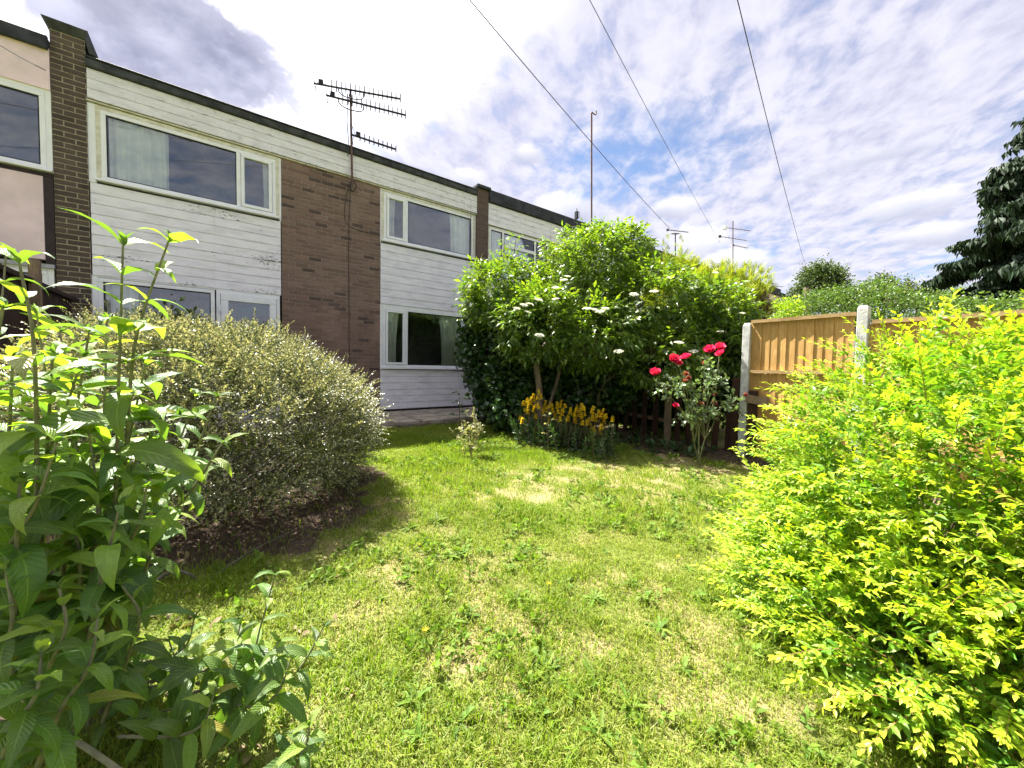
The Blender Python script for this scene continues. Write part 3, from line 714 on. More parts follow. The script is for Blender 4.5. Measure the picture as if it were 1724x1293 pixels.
def pickmesh(w, h, mat):
    V = boxv(-.011, .011, -w/2, w/2, 0, h); return mesh('picket', V, BOXF, mat)
for i in range(11):
    y = 2.60+i*.20; h = r.uniform(.70, .80); x = FX-.03-.02*i*.2
    mt = Matrix.Translation((x, y, float(gz(x, y))-.03)) @ Matrix.Rotation(r.uniform(-.05, .05)+.02, 4, 'X')
    if i in (2, 5): continue
    link('picket', pickmesh(.088, h, M['picket']), pk).matrix_basis = mt
g0 = gz(FX, 3.9)
for y0, y1, z in ((2.5, 4.75, .27),):
    V = np.array([(FX-.0, y0, gz(FX, y0)+z-.03), (FX+.03, y0, gz(FX, y0)+z-.03), (FX+.03, y1, gz(FX, y1)+z), (FX, y1, gz(FX, y1)+z)])
    V = np.concatenate([V, V+[0, 0, .065]]); link('rail', mesh('rail', V, BOXF, M['old_wood']), pk)
for (y, h, mt, w) in ((3.55, 1.03, 'old_wood', .09), (2.50, 1.15, 'picket', .08), (2.27, .98, 'picket', .10), (2.95, .95, 'picket', .09)):
    box('post', M[mt], pk, FX-.10, FX-.10+w*.6, y-w/2, y+w/2, float(gz(FX, y))-.05, float(gz(FX, y))-.05+h)
q = WX(1264, 672, FX-.13)
V = boxv(-.012, .012, -.22, .07, -.055, .055); o = link('offcut', mesh('offcut', V, BOXF, M['old_wood']), pk); o.matrix_basis = Matrix.Translation(q.tolist()) @ Matrix.Rotation(.14, 4, 'X')
# dark fence on the left boundary
lf_ = tag(empty('boundary_fence', (-1.72, 6.5, -1.1)), 'dark brown boarded fence by the pink house on the left', 'fence')
for i in range(34):
    y = 3.9+i*.125
    if y > 8.2: break
    V = boxv(-.012, .012, 0, .118, -1.2, .86); mt = np.eye(4); mt[:3, 3] = (-1.72, y, 0); link('board', mesh('board', V, BOXF, M['dark_wood']), lf_, mt)
box('cap_rail', M['dark_wood'], lf_, -1.77, -1.66, 3.9, 8.22, .86, .91)
box('post', M['old_wood'], lf_, -1.70, -1.62, 6.60, 6.68, -1.2, 1.12); box('post', M['dark_wood'], lf_, -1.70, -1.62, 4.6, 4.68, -1.2, 1.0)
def WZ(u, v, z): d = ray(u, v); return d*(z/d[2])

# ------------------------------------------------------------------ foliage helpers
def norm(a): return a/(np.linalg.norm(a, axis=-1, keepdims=True)+1e-9)
class Proto:
    """small triangle mesh with per-vertex tone (-1 stem, 0..1 leaf), rnd and leaf coordinates"""
    def __init__(s): s.V = []; s.F = []; s.T = []; s.R = []; s.U = []; s.n = 0
    def add(s, V, F, tone, rnd, uv=None):
        V = np.asarray(V, float); F = np.asarray(F)
        if F.shape[1] == 4: F = np.concatenate([F[:, [0, 1, 2]], F[:, [0, 2, 3]]])
        s.V.append(V); s.F.append(F+s.n); s.n += len(V)
        s.T.append(np.full(len(V), float(tone))); s.R.append(np.full(len(V), float(rnd))); s.U.append(np.zeros((len(V), 2)) if uv is None else uv); return s
    def done(s):
        s.V = np.concatenate(s.V); s.F = np.concatenate(s.F); s.T = np.concatenate(s.T); s.R = np.concatenate(s.R); s.U = np.concatenate(s.U); return s
def leafgrid(L, Wd, nl, nw, shape='lance', fold=.18, droop=.3, curl=0.0, wave=0.0, rs=None):
    """blade along +Y, face up +Z, bending down along its length"""
    t = np.linspace(0, 1, nl+1); u = np.linspace(-1, 1, nw+1)
    if shape == 'lance': w = np.sin(np.pi*t**.72)**.9*(1-.25*t)
    elif shape == 'oval': w = np.sin(np.pi*t**.85)**.62
    elif shape == 'round': w = np.sin(np.pi*t)**.5
    elif shape == 'strap': w = np.clip(1-t**3, 0, 1)*np.clip(.25+t*3, 0, 1)
    w = np.maximum(w, .03)*Wd/2
    ang = droop*t*1.0; seg = L/nl
    y = np.concatenate([[0], np.cumsum(np.cos((ang[1:]+ang[:-1])/2))*seg]); z = np.concatenate([[0], -np.cumsum(np.sin((ang[1:]+ang[:-1])/2))*seg])
    ph = 0 if rs is None else rs.uniform(0, 6)
    V = np.zeros((nl+1, nw+1, 3)); V[..., 0] = u[None]*w[:, None]
    lift = np.abs(u)[None]*w[:, None]*fold+wave*np.sin(t*17+ph)[:, None]*u[None]*w[:, None]
    V[..., 1] = y[:, None]+lift*np.sin(ang)[:, None]; V[..., 2] = z[:, None]+lift*np.cos(ang)[:, None]
    V[..., 0] += (curl*t**2*L)[:, None]
    i = (np.arange(nl)[:, None]*(nw+1)+np.arange(nw)[None]).ravel()
    F = np.stack([i, i+1, i+nw+2, i+nw+1], -1)
    UV = np.stack([np.broadcast_to(u[None], V.shape[:2]), np.broadcast_to(t[:, None], V.shape[:2])], -1).reshape(-1, 2)
    return V.reshape(-1, 3), F, UV
def leaf4(L, Wd, fold=.25, droop=.3, curl=0.0):
    a = math.sin(droop*.5)*L*.45; b = math.sin(droop)*L
    V = np.array([[0, 0, 0], [-Wd/2, .42*L, fold*Wd/2-a], [0, .45*L, -a], [Wd/2, .42*L, fold*Wd/2-a], [curl*L, L*.95, -b]])
    return V, np.array([[0, 2, 1], [0, 3, 2], [1, 2, 4], [2, 3, 4]]), np.array([[0, 0], [-1, .45], [0, .45], [1, .45], [0, 1.0]])
def leaf2(L, Wd, fold=.25, droop=.3, curl=0.0):
    a = math.sin(droop*.5)*L*.45; b = math.sin(droop)*L
    V = np.array([[0, 0, 0], [-Wd/2, .45*L, fold*Wd/2-a], [Wd/2, .45*L, fold*Wd/2-a], [curl*L, L*.95, -b]])
    return V, np.array([[0, 3, 1], [0, 2, 3]]), np.array([[0, 0], [-1, .45], [1, .45], [0, 1.0]])
def leaf8(L, Wd, fold=.25, droop=.3, curl=0.0):
    r = []
    for t, w in ((0, .05), (.30, .92), (.66, .80), (1, 0)):
        z = -L*math.sin(droop*t)*t; r.append([(-w*Wd/2+curl*L*t*t, L*t, z+fold*w*Wd/2), (curl*L*t*t, L*t, z), (w*Wd/2+curl*L*t*t, L*t, z+fold*w*Wd/2)])
    V = np.array([r[0][1]]+r[1]+r[2]+[r[3][1]])
    F = np.array([[0, 2, 1], [0, 3, 2], [1, 2, 5], [1, 5, 4], [2, 3, 6], [2, 6, 5], [4, 5, 7], [5, 6, 7]])
    return V, F, np.array([[0, 0], [-1, .3], [0, .3], [1, .3], [-1, .66], [0, .66], [1, .66], [0, 1.0]])
def rotmat(ydir, up, pos=(0, 0, 0), s=1.0):
    """frames whose +Y is ydir and +Z as near to up as possible; works on stacks"""
    y = norm(np.asarray(ydir, float)); up = np.asarray(up, float)
    x = norm(np.cross(y, up)); z = np.cross(x, y)
    n = y.shape[0] if y.ndim == 2 else 1
    Mx = np.zeros((n, 4, 4)); s = np.broadcast_to(np.asarray(s, float), (n,))
    Mx[:, :3, 0] = x*s[:, None]; Mx[:, :3, 1] = y*s[:, None]; Mx[:, :3, 2] = z*s[:, None]; Mx[:, :3, 3] = pos; Mx[:, 3, 3] = 1
    return Mx
def xf(Mx, V): return V@Mx[:3, :3].T+Mx[:3, 3]
def plant(root, mat, protos, mats, pidx, part='leaf', keep=0, massname='foliage', smooth=False, extra=None, mass=None):
    """the `keep` placements nearest the viewer become parts of their own, the rest one mesh"""
    mats = np.asarray(mats); pidx = np.asarray(pidx)
    d = np.linalg.norm(mats[:, :3, 3], axis=1); order = np.argsort(d)
    if keep:
        ms = [mesh(part, p.V, p.F, mat, smooth, {'tone': p.T, 'rnd': p.R}, p.U) for p in protos]
        for i in order[:keep]: link(part, ms[pidx[i]], root, mats[i])
    rest = order[keep:]
    if len(rest) == 0 and extra is None: return None
    VV, FF, TT, RR, UU = [], [], [], [], []; n = 0
    if extra is not None:
        VV.append(extra.V); FF.append(extra.F); TT.append(extra.T); RR.append(extra.R); UU.append(extra.U); n = len(extra.V)
    for k, p in enumerate(mass or protos):
        A = mats[rest[pidx[rest] == k]]
        if not len(A): continue
        V = np.einsum('nij,vj->nvi', A[:, :3, :3], p.V)+A[:, None, :3, 3]
        F = p.F[None]+(np.arange(len(A))*len(p.V))[:, None, None]+n
        VV.append(V.reshape(-1, 3)); FF.append(F.reshape(-1, 3)); n += V.shape[0]*V.shape[1]
        TT.append(np.tile(p.T, len(A))); RR.append(((p.R[None]+RG.random((len(A), 1))) % 1.0).ravel()); UU.append(np.tile(p.U, (len(A), 1)))
    o = link(massname, mesh(massname, np.concatenate(VV), np.concatenate(FF), mat, smooth, {'tone': np.concatenate(TT), 'rnd': np.concatenate(RR)}, np.concatenate(UU)), root)
    if root is not None: o['kind'] = 'stuff'
    return o
def sph(n):
    v = RG.normal(size=(n, 3)); return norm(v)
def lobes(L, n, rmin=.72, zmin=None):
    """points in the outer shell of a union of ellipsoids; returns position and outward direction"""
    L = [(np.asarray(c, float), np.asarray(r, float)*np.ones(3)) for c, r in L]
    wt = np.array([np.prod(r)**(2/3) for _, r in L]); wt /= wt.sum(); P, D = [], []
    for (c, r), k in zip(L, RG.multinomial(n, wt)):
        v = sph(k); lump = 1+.13*np.sin(v[:, 0]*9+c[0]*5)*np.sin(v[:, 1]*8+c[1]*3)*np.sin(v[:, 2]*10+c[2]*7)
        rr = (rmin+(1-rmin)*RG.random(k)**.6)*lump
        p = c+v*r*rr[:, None]; ok = np.ones(k, bool)
        for (c2, r2) in L:
            if c2 is c: continue
            ok &= np.linalg.norm((p-c2)/r2, axis=1) > .62
        P.append(p[ok]); D.append(norm(v/r)[ok])
    P, D = np.concatenate(P), np.concatenate(D)
    if zmin is not None: k = P[:, 2] > zmin; P, D = P[k], D[k]
    return P, D
def shoot_proto(length, nleaf, L, Wd, shape='oval', spread=1.0, droop=.3, fold=.25, seed=0, nl=3, nw=2, bend=.25, stem_r=.002, pair=True, tip=.55, t0=.12, pale=None):
    """twig along +Y with leaves along it, tips younger"""
    r = np.random.default_rng(seed); p = Proto()
    K = 3 if nl < 3 else 5; tt = np.linspace(0, 1, K); path = np.stack([bend*.25*length*np.sin(tt*2+r.uniform(0, 3))*tt, length*tt, -bend*length*tt**2], -1)
    V, F = tube(path, np.linspace(stem_r, stem_r*.5, K), 3)
    if stem_r > .0014: p.add(V, F, -1, 0)
    a0 = r.uniform(0, 6.28)
    for i in range(nleaf):
        t = t0+(1-t0)*(i/(nleaf-1))**.9; k = np.array([np.interp(t, tt, path[:, j]) for j in range(3)])
        ang = a0+(i % 2)*np.pi+(i//2)*1.5708+r.normal(0, .3) if pair else a0+i*2.4+r.normal(0, .3)
        out = np.array([math.cos(ang), 0, math.sin(ang)*.75+.25]); elev = spread*(1-.55*t)+r.normal(0, .12)
        d = out*math.sin(elev)+np.array([0, 1, 0])*math.cos(elev)
        sc = (1-(1-tip)*t**2)*r.uniform(.8, 1.15)
        dr_ = droop*r.uniform(.4, 1.6); cu_ = r.normal(0, .08)
        V, F, U = leaf2(L*sc, Wd*sc, fold, dr_, cu_) if nl == 0 else leaf4(L*sc, Wd*sc, fold, dr_, cu_) if nl == 1 else leaf8(L*sc, Wd*sc, fold, dr_, cu_) if nl == 2 else leafgrid(L*sc, Wd*sc, nl, nw, shape, fold, dr_, cu_)
        up = np.array([0, 0, 1.0])+.35*np.array([0, 1, 0])+r.normal(0, .2, 3)
        p.add(xf(rotmat(d[None], up[None])[0], V)+k, F, min(1, max(0, t*1.05+r.normal(0, .12))) if pale is None else min(1, max(0, t**1.7*1.1+r.normal(0, .1))) if pale < 0 else (r.uniform(.6, 1) if r.random() < pale*(.4+t) else r.uniform(0, .2)), r.random(), U)
    return p.done()
def outward(D, up=.5, jit=.5):
    d = norm(D+np.array([0, 0, up])+RG.normal(size=D.shape)*jit); return d
def ups(n, j=.35): return np.array([0, 0, 1.0])+RG.normal(size=(n, 3))*j
def trunkmesh(paths):
    m = MB()
    for pts, r0, r1 in paths:
        P = smoothpath(pts, 5); m.tube(P, np.linspace(r0, r1, len(P)), 7)
    return m

LM = {}
LM['grass'] = leafmat('grass_blades', (.150, .232, .013), (.47, .40, .15), trans=.45, rough=.5, spec=.25, tmul=(1.35, 1.45, .6), var=.30)
LM['weed'] = leafmat('weed_leaf', (.095, .165, .020), (.15, .23, .030), trans=.38, rough=.6, spec=.2)
LM['budd'] = leafmat('butterfly_bush_leaf', (.085, .152, .050), (.23, .32, .065), (.16, .11, .08), trans=.42, rough=.38, spec=.5, under=(.30, .36, .22), veins=True, tmul=(1.75, 1.95, .35), var=.18)
LM['cot'] = leafmat('small_grey_green_leaf', (.042, .066, .030), (.41, .40, .21), (.10, .07, .045), trans=.24, rough=.36, spec=.5, tmul=(1.4, 1.35, .8), var=.32)
LM['gold'] = leafmat('lime_green_leaf', (.115, .250, .024), (.49, .59, .045), (.26, .15, .06), trans=.45, rough=.42, spec=.4, tmul=(1.25, 1.3, .45), var=.18)
LM['elder'] = leafmat('elder_leaf', (.060, .118, .020), (.165, .250, .030), (.12, .13, .05), trans=.40, rough=.34, spec=.6, tmul=(1.9, 1.9, .5), var=.28)
LM['ivy'] = leafmat('ivy_leaf', (.024, .055, .015), (.045, .095, .022), trans=.22, rough=.36, spec=.5, var=.3)
LM['conifer'] = leafmat('golden_conifer_spray', (.16, .22, .025), (.36, .38, .035), (.14, .09, .05), trans=.3, rough=.55, spec=.25, var=.22)
LM['dead'] = leafmat('dead_conifer_twig', (.10, .065, .055), (.16, .11, .09), trans=.15, rough=.8, spec=.1)
LM['far'] = leafmat('broadleaf_foliage', (.040, .070, .022), (.085, .120, .035), trans=.32, rough=.5, spec=.3, var=.3)
LM['hedge'] = leafmat('hedge_foliage', (.070, .125, .030), (.14, .21, .05), trans=.34, rough=.4, spec=.45, var=.3)
LM['spruce'] = leafmat('blue_green_needles', (.014, .030, .016), (.030, .052, .024), (.06, .045, .035), trans=.12, rough=.55, spec=.25, var=.3)
LM['rose'] = leafmat('rose_leaf', (.075, .13, .055), (.20, .27, .13), (.13, .12, .05), trans=.32, rough=.30, spec=.7, var=.25)
LM['pale'] = leafmat('pale_shrub_leaf', (.13, .16, .075), (.40, .36, .20), (.16, .10, .07), trans=.35, rough=.4, spec=.5, var=.25)
LM['red'] = leafmat('red_petal', (.68, .022, .12), (.85, .085, .21), trans=.28, rough=.45, spec=.3, tmul=(1.3, .8, .8), var=.12)
LM['fadedred'] = leafmat('faded_petal', (.40, .11, .10), (.50, .22, .17), trans=.25, rough=.6, spec=.2, var=.2)
LM['yellow'] = leafmat('yellow_petal', (.82, .60, .012), (.88, .74, .05), trans=.32, rough=.5, spec=.2, tmul=(1.15, 1.1, .6), var=.12)
LM['cream'] = leafmat('cream_floret', (.72, .70, .52), (.85, .84, .70), (.2, .25, .08), trans=.3, rough=.6, spec=.2, tmul=(1, 1, .9), var=.08)
LM['straw'] = leafmat('dead_leaf', (.20, .15, .085), (.36, .29, .18), trans=.25, rough=.7, spec=.2, var=.25)

# ------------------------------------------------------------------ lawn
def blade_field(n, xr, yr, hmin, hmax, wid, dens, simple=False):
    x = RG.uniform(*xr, n); y = RG.uniform(*yr, n)
    k = RG.random(n) < dens(x, y); x, y = x[k], y[k]; n = len(x)
    d = drymask(x, y); isdry = RG.random(n) < (.06+.40*d)
    tall = vnoise(x, y, 3.1, 31)*.6+vnoise(x, y, 9.0, 32)*.4
    h = (hmin+(hmax-hmin)*RG.random(n)**1.5)*(.35+1.5*tall**1.6)*np.where(isdry, .75, 1)*(1-.35*d)
    a = RG.uniform(0, 2*np.pi, n); lean = RG.uniform(.15, 1.0, n)+np.where(isdry, .55, 0)
    dx, dy = np.cos(a), np.sin(a); w = wid*RG.uniform(.7, 1.3, n); z = gz(x, y)-.004
    px, py = -dy*w/2, dx*w/2
    lush = np.clip((tall-.45)*1.2, 0, .35)
    tone = np.where(isdry, RG.uniform(.65, 1.0, n), np.clip(RG.normal(.16, .09, n)-lush*.25+.34*(vnoise(x, y, 2.3, 41)*.6+vnoise(x, y, 6.1, 42)*.4-.5), 0, .6))
    if simple:
        V = np.zeros((n, 3, 3)); out = h*np.sin(lean*.8)
        for q, sg in ((0, -1), (1, 1)): V[:, q, 0] = x+sg*px; V[:, q, 1] = y+sg*py; V[:, q, 2] = z
        V[:, 2, 0] = x+dx*out; V[:, 2, 1] = y+dy*out; V[:, 2, 2] = z+h*np.cos(lean*.8)
        return V.reshape(-1, 3), np.arange(n*3).reshape(-1, 3), np.repeat(tone, 3), np.repeat(RG.random(n), 3)
    V = np.zeros((n, 5, 3))
    for i, (s, ww) in enumerate(((0, 1), (.55, .8))):
        out = h*s*np.sin(lean*s*.9); zz = z+h*s*np.cos(lean*s*.9)
        for q, sg in ((0, -1), (1, 1)):
            V[:, i*2+q, 0] = x+dx*out+sg*px*ww; V[:, i*2+q, 1] = y+dy*out+sg*py*ww; V[:, i*2+q, 2] = zz
    out = h*np.sin(lean*1.15); V[:, 4, 0] = x+dx*out; V[:, 4, 1] = y+dy*out; V[:, 4, 2] = z+h*np.cos(lean*1.15)
    F = (np.array([[0, 1, 3], [0, 3, 2], [2, 3, 4]])[None]+(np.arange(n)*5)[:, None, None]).reshape(-1, 3)
    return V.reshape(-1, 3), F, np.repeat(tone, 5), np.repeat(RG.random(n), 5)
def lawn_density(x, y):
    s = soilmask(x, y); return np.clip(1-s*1.5, .06, 1)*(1-.18*drymask(x, y))*(y < 6.55)
nearf = lambda x, y: lawn_density(x, y)*(np.hypot(x, y) < 3.3)
farf = lambda x, y: lawn_density(x, y)*(np.hypot(x, y) >= 3.3)
parts_ = [blade_field(250000, (-.9, 3.4), (-.4, 3.2), .018, .072, .0040, nearf),
          blade_field(430000, (-1.2, 6.1), (.6, 6.6), .022, .070, .0068, farf, True),
          blade_field(14000, (6.2, 9.5), (1.0, 7.5), .03, .09, .010, lambda x, y: np.ones_like(x), True)]
n0 = 0; VV, FF = [], []
for p in parts_: VV.append(p[0]); FF.append(p[1]+n0); n0 += len(p[0])
lo = link('lawn_grass', mesh('lawn_grass', np.concatenate(VV), np.concatenate(FF), LM['grass'], False,
          {'tone': np.concatenate([p[2] for p in parts_]), 'rnd': np.concatenate([p[3] for p in parts_])}))
tag(lo, 'patchy sunlit lawn of green and straw coloured grass', 'grass', kind='stuff')

# low rosettes and sprigs in the lawn
def rosette(seed, n=9, L=.10):
    r = np.random.default_rng(seed); p = Proto()
    for i in range(n):
        a = i*2.4+r.normal(0, .3); el = r.uniform(.05, .75); d = np.array([math.cos(a)*math.cos(el), math.sin(a)*math.cos(el), math.sin(el)])
        l = L*r.uniform(.6, 1.15)
        V, F, U = leafgrid(l, l*.26, 6, 2, 'strap', .3, r.uniform(.2, 1.0), r.normal(0, .15), 0)
        V[:, 0] *= np.where((np.arange(len(V))//3) % 2 == 0, 1.0, .55)
        p.add(xf(rotmat(d[None], np.array([[0, 0, 1.0]]))[0], V), F, r.random(), r.random(), U)
    return p.done()
ROS = [rosette(50+i, 12+2*(i % 4), .070+.016*(i % 3)) for i in range(6)]
rosm = [mesh('weed_rosette', p.V, p.F, LM['weed'], True, {'tone': p.T, 'rnd': p.R}, p.U) for p in ROS]
k = 0
spots = [(640, 1010), (690, 965), (760, 1050), (790, 1035), (860, 905), (880, 940), (955, 850), (950, 985), (1000, 1010), (1065, 985), (1130, 885), (1140, 870), (1160, 960), (1190, 1010),
         (830, 1100), (850, 1180), (770, 1220), (700, 1180), (660, 1150), (900, 1105), (920, 1130), (960, 1170), (1000, 1150), (1060, 1190), (1090, 1000), (1110, 1060), (760, 940), (820, 830),
         (690, 890), (735, 880), (1020, 930), (1200, 900), (870, 1010), (705, 1240), (1150, 1130), (1010, 1240), (1230, 1130), (620, 930), (905, 790), (1010, 800), (840, 770), (870, 755), (1095, 770), (1120, 785)]
rw = random.Random(21)
for (u, v) in spots:
    d = ray(u, v); t = -1.25/d[2]
    for _ in range(3): t = float(gz(d[0]*t, d[1]*t))/d[2]
    p = d*t
    o = link('weed_rosette', rosm[k % 6]); k += 1
    s = rw.uniform(.7, 1.25)
    o.matrix_basis = Matrix.Translation((p[0], p[1], float(gz(p[0], p[1]))+.005)) @ Matrix.Rotation(rw.uniform(0, 6.28), 4, 'Z') @ Matrix.Scale(s, 4)
    tag(o, 'low toothed weed rosette growing in the patchy lawn', 'weed', 'weed rosettes in the lawn')
CLV = [shoot_proto(.045, 6, .030, .019, 'oval', 1.35, .4, .2, 860+i, 1, 2, .1, .0012, True, .9, .2) for i in range(4)]
x = RG.uniform(.0, 5.4, 9000); y = RG.uniform(-.2, 5.2, 9000); k = (vnoise(x, y, 2.6, 51)*.5+vnoise(x, y, 7.5, 52)*.5 > .57) & (lawn_density(x, y) > .6); x, y = x[k], y[k]
wc = plant(None, LM['weed'], CLV, rotmat(RG.normal(size=(len(x), 3))+[0, 0, 1.1], ups(len(x)), np.stack([x, y, gz(x, y)+.004], -1), RG.uniform(.6, 1.5, len(x))), RG.integers(0, 4, len(x)), massname='lawn_weeds')
tag(wc, 'small leafy weeds matted through the lawn', 'weeds', kind='stuff')
fl = Proto()
for i in range(16):
    a = i*2.4; V, F, U = leafgrid(.016, .006, 1, 1, 'strap', 0, .1); el = .15+.6*(i/16)
    fl.add(xf(rotmat(np.array([[math.cos(a)*math.cos(el), math.sin(a)*math.cos(el), math.sin(el)]]), np.array([[0, 0, 1.0]]))[0], V)+[0, 0, .05], F, i/16, i/16)
V, F = tube([(0, 0, 0), (0, 0, .05)], .0012, 3); fl.add(V, F, -1, 0); fl.done()
flm = mesh('dandelion_flower', fl.V, fl.F, LM['yellow'], False, {'tone': fl.T, 'rnd': fl.R})
for (u, v, lab) in ((860, 827, 'yellow dandelion flower near the middle of the lawn'), (1141, 941, 'large yellow dandelion flower on the right side of the lawn'),
                    (707, 921, 'yellow dandelion flower near the edge of the bush shadow'), (716, 1067, 'low yellow dandelion flower in the left foreground grass'), (924, 988, 'small yellow dandelion flower in the middle foreground')):
    d = ray(u, v); t = -1.25/d[2]
    for _ in range(3): t = float(gz(d[0]*t, d[1]*t)+.045)/d[2]
    p = d*t; o = link('dandelion_flower', flm); o.matrix_basis = Matrix.Translation((p[0], p[1], float(gz(p[0], p[1])))) @ Matrix.Scale(1.25, 4); tag(o, lab, 'flower')

# ------------------------------------------------------------------ dome of small grey-green leaves on the left
bu = tag(empty('dome_bush', (0, 4.2, -1.1)), 'large domed bush of tiny grey green leaves in front of the house', 'bush')
LB = [((-.08, 4.22, -.52), (1.16, 1.34, .78)), ((.34, 3.9, -.58), (.82, .86, .62)), ((-.42, 4.3, -.46), (.9, 1.0, .74)), ((.2, 4.5, -.30), (.6, .6, .60)), ((-.3, 3.8, -.42), (.6, .6, .62)), ((.66, 4.2, -.62), (.45, .6, .5))]
COT = [shoot_proto(.13+.02*(i % 4), 15, .022, .0145, 'round', 1.15, .2, .15, 100+i, 0, 1, .12, .0013, False, .7, .05, .38) for i in range(8)]  # scattered pale leaves: cream tips plus glints put into the leaf colour
P, D = lobes(LB, 24500, .78, -1.06)
k = (P[:, 2] > -.96+.2*vnoise(P[:, 0], P[:, 1], 3, 4)) | (RG.random(len(P)) < .25); P, D = P[k], D[k]
dd = outward(D, .55, .45); mt = rotmat(dd, ups(len(P)), P, RG.uniform(.75, 1.2, len(P)))
plant(bu, LM['cot'], COT, mt, RG.integers(0, 8, len(P)))
P, D = lobes(LB, 620, .95, -.6); P, D = P[D[:, 2] > .05], D[D[:, 2] > .05]
LNG = [shoot_proto(.22, 16, .023, .014, 'round', 1.1, .2, .1, 140+i, 1, 1, .25, .0013, False, .6, .05) for i in range(4)]
plant(bu, LM['cot'], LNG, rotmat(outward(D, .7, .35), ups(len(P)), P, RG.uniform(.7, 1.2, len(P))), RG.integers(0, 4, len(P)), 'shoot', 120, 'shoots')
tp_ = []
for i in range(26):
    a = RG.uniform(0, 6.28); e = np.array([math.cos(a)*RG.uniform(.5, 1.1), 4.15+math.sin(a)*RG.uniform(.5, 1.15), RG.uniform(-.7, -.2)])
    b0 = np.array([RG.normal(0, .25), 4.1+RG.normal(0, .25), -1.16]); tp_.append(([b0, b0*.5+e*.5+RG.normal(0, .1, 3), e], .018, .005))
trunkmesh(tp_).build('branches', M['bark_grey'], bu, True)

# ------------------------------------------------------------------ lime green shrub on the right
gs = tag(empty('lime_shrub', (2.9, .15, -1.33)), 'bright lime green shrub filling the right foreground', 'shrub')
LG = [((3.0, .10, -.58), (.83, .80, .72)), ((2.80, .36, -.92), (.66, .56, .42)), ((3.25, -.25, -.56), (.82, .85, .72)), ((2.46, .52, -1.10), (.38, .36, .24)), ((2.78, -.18, -.86), (.74, .75, .55)), ((2.48, -.02, -1.08), (.52, .55, .28)), ((2.36, .20, -1.10), (.48, .44, .26)), ((2.62, -.30, -.80), (.62, .55, .5)), ((2.30, .02, -1.12), (.46, .5, .24))]
GOLM = [shoot_proto(.24+.03*(i % 4), 20+2*(i % 3), .052, .022, 'oval', 1.05, .35, .25, 200+i, 1, 2, .12, .0012, True, .55, .06, -1) for i in range(10)]
GOL = [shoot_proto(.24+.03*(i % 4), 20+2*(i % 3), .050, .0205, 'oval', 1.05, .35, .25, 200+i, 2, 2, .12, .0022, True, .55, .06, -1) for i in range(10)]
P, D = lobes(LG, 8800, .60, -1.27); D = D*np.array([1, 1, .6]); D[:, 2] = np.maximum(D[:, 2], -.05)
dd = outward(D*np.array([1, 1, .7]), .28, .33); plant(gs, LM['gold'], GOL, rotmat(dd, ups(len(P), .25), P, RG.uniform(.6, 1.2, len(P))), RG.integers(0, 10, len(P)), 'shoot', 300, 'foliage', False, mass=GOLM)
P, D = lobes(LG, 170, .92, -.6); k = D[:, 2] > .1; P, D = P[k], D[k]
LGS = [shoot_proto(.36+.04*i, 26, .042, .015, 'oval', .9, .35, .30, 240+i, 2, 2, .10, .0025, True, .5, .1) for i in range(4)]
plant(gs, LM['gold'], LGS, rotmat(outward(D, .6, .3), ups(len(P), .25), P, RG.uniform(.55, .85, len(P))), RG.integers(0, 4, len(P)), 'long_shoot', 100, 'long_shoots', True)
tp_ = []
for i in range(22):
    P1 = np.array([3.0+RG.normal(0, .2), .05+RG.normal(0, .2), RG.uniform(-.9, -.2)]); b0 = np.array([2.75+RG.normal(0, .15), .25+RG.normal(0, .15), -1.36]); tp_.append(([b0, (b0+P1)/2+RG.normal(0, .06, 3), P1], .008, .003))
trunkmesh(tp_).build('branches', M['bark'], gs, True)

# ------------------------------------------------------------------ butterfly bush in the left foreground
bd = tag(empty('butterfly_bush', W(120, 1200, 1.25)), 'tall shrub with long drooping green leaves at the left edge', 'shrub')
BL = []
rb = np.random.default_rng(77)
for i in range(16):
    p = Proto(); V, F, U = leafgrid(1.0, .29+.04*(i % 3), 11, 4, 'lance', .20, [1.0, 1.4, 1.9, 2.3, 1.6][i % 5], rb.normal(0, .11), .10, rb)
    p.add(V, F, (.08+.08*(i % 4)) if i < 10 else .95, rb.random(), U); BL.append(p.done())
def bstem(pts, r0, r1, nodes, L0, tipL, seed, t0=.15, tone=0):
    r = np.random.default_rng(seed); P = smoothpath(pts, 8); s = np.concatenate([[0], np.cumsum(np.linalg.norm(np.diff(P, axis=0), axis=1))]); s /= s[-1]
    ms = []; ix = []
    for i in range(nodes):
        t = t0+(1-t0)*(i/(nodes-1))**.85; c = np.array([np.interp(t, s, P[:, q]) for q in range(3)])
        c2 = np.array([np.interp(min(1, t+.04), s, P[:, q]) for q in range(3)]); c1 = np.array([np.interp(max(0, t-.04), s, P[:, q]) for q in range(3)])
        ax = norm(c2-c1); x = norm(np.cross(ax, [.3, .9, .1])); y = np.cross(ax, x); a = i*1.5708+seed+r.normal(0, .25)
        for sg in (1, -1):
            if r.random() < .06: continue
            o = sg*(math.cos(a)*x+math.sin(a)*y); el = .30+.25*t+.45*max(0, t-.75)*4*.8
            d = o*math.cos(el)+ax*math.sin(el)+r.normal(0, .12, 3)
            l = (L0*(.75+.35*math.sin(math.pi*t)) if t < .88 else L0*.62 if t < .97 else tipL*1.15)*r.uniform(.62, 1.22)
            ms.append(rotmat(d[None], (ax*.9+np.array([0, 0, .5])+r.normal(0, .25, 3))[None], c, l)[0]); ix.append(int(r.integers(10, 16)) if r.random() < (t-.35)*1.1 else int(r.integers(0, 10)))
    for q in range(3):
        c = P[-1]; ms.append(rotmat((norm(P[-1]-P[-3])+r.normal(0, .22, 3))[None], r.normal(size=(1, 3)), c, tipL*.5)[0]); ix.append(int(r.integers(0, 3)))
    return (P, r0, r1), ms, ix
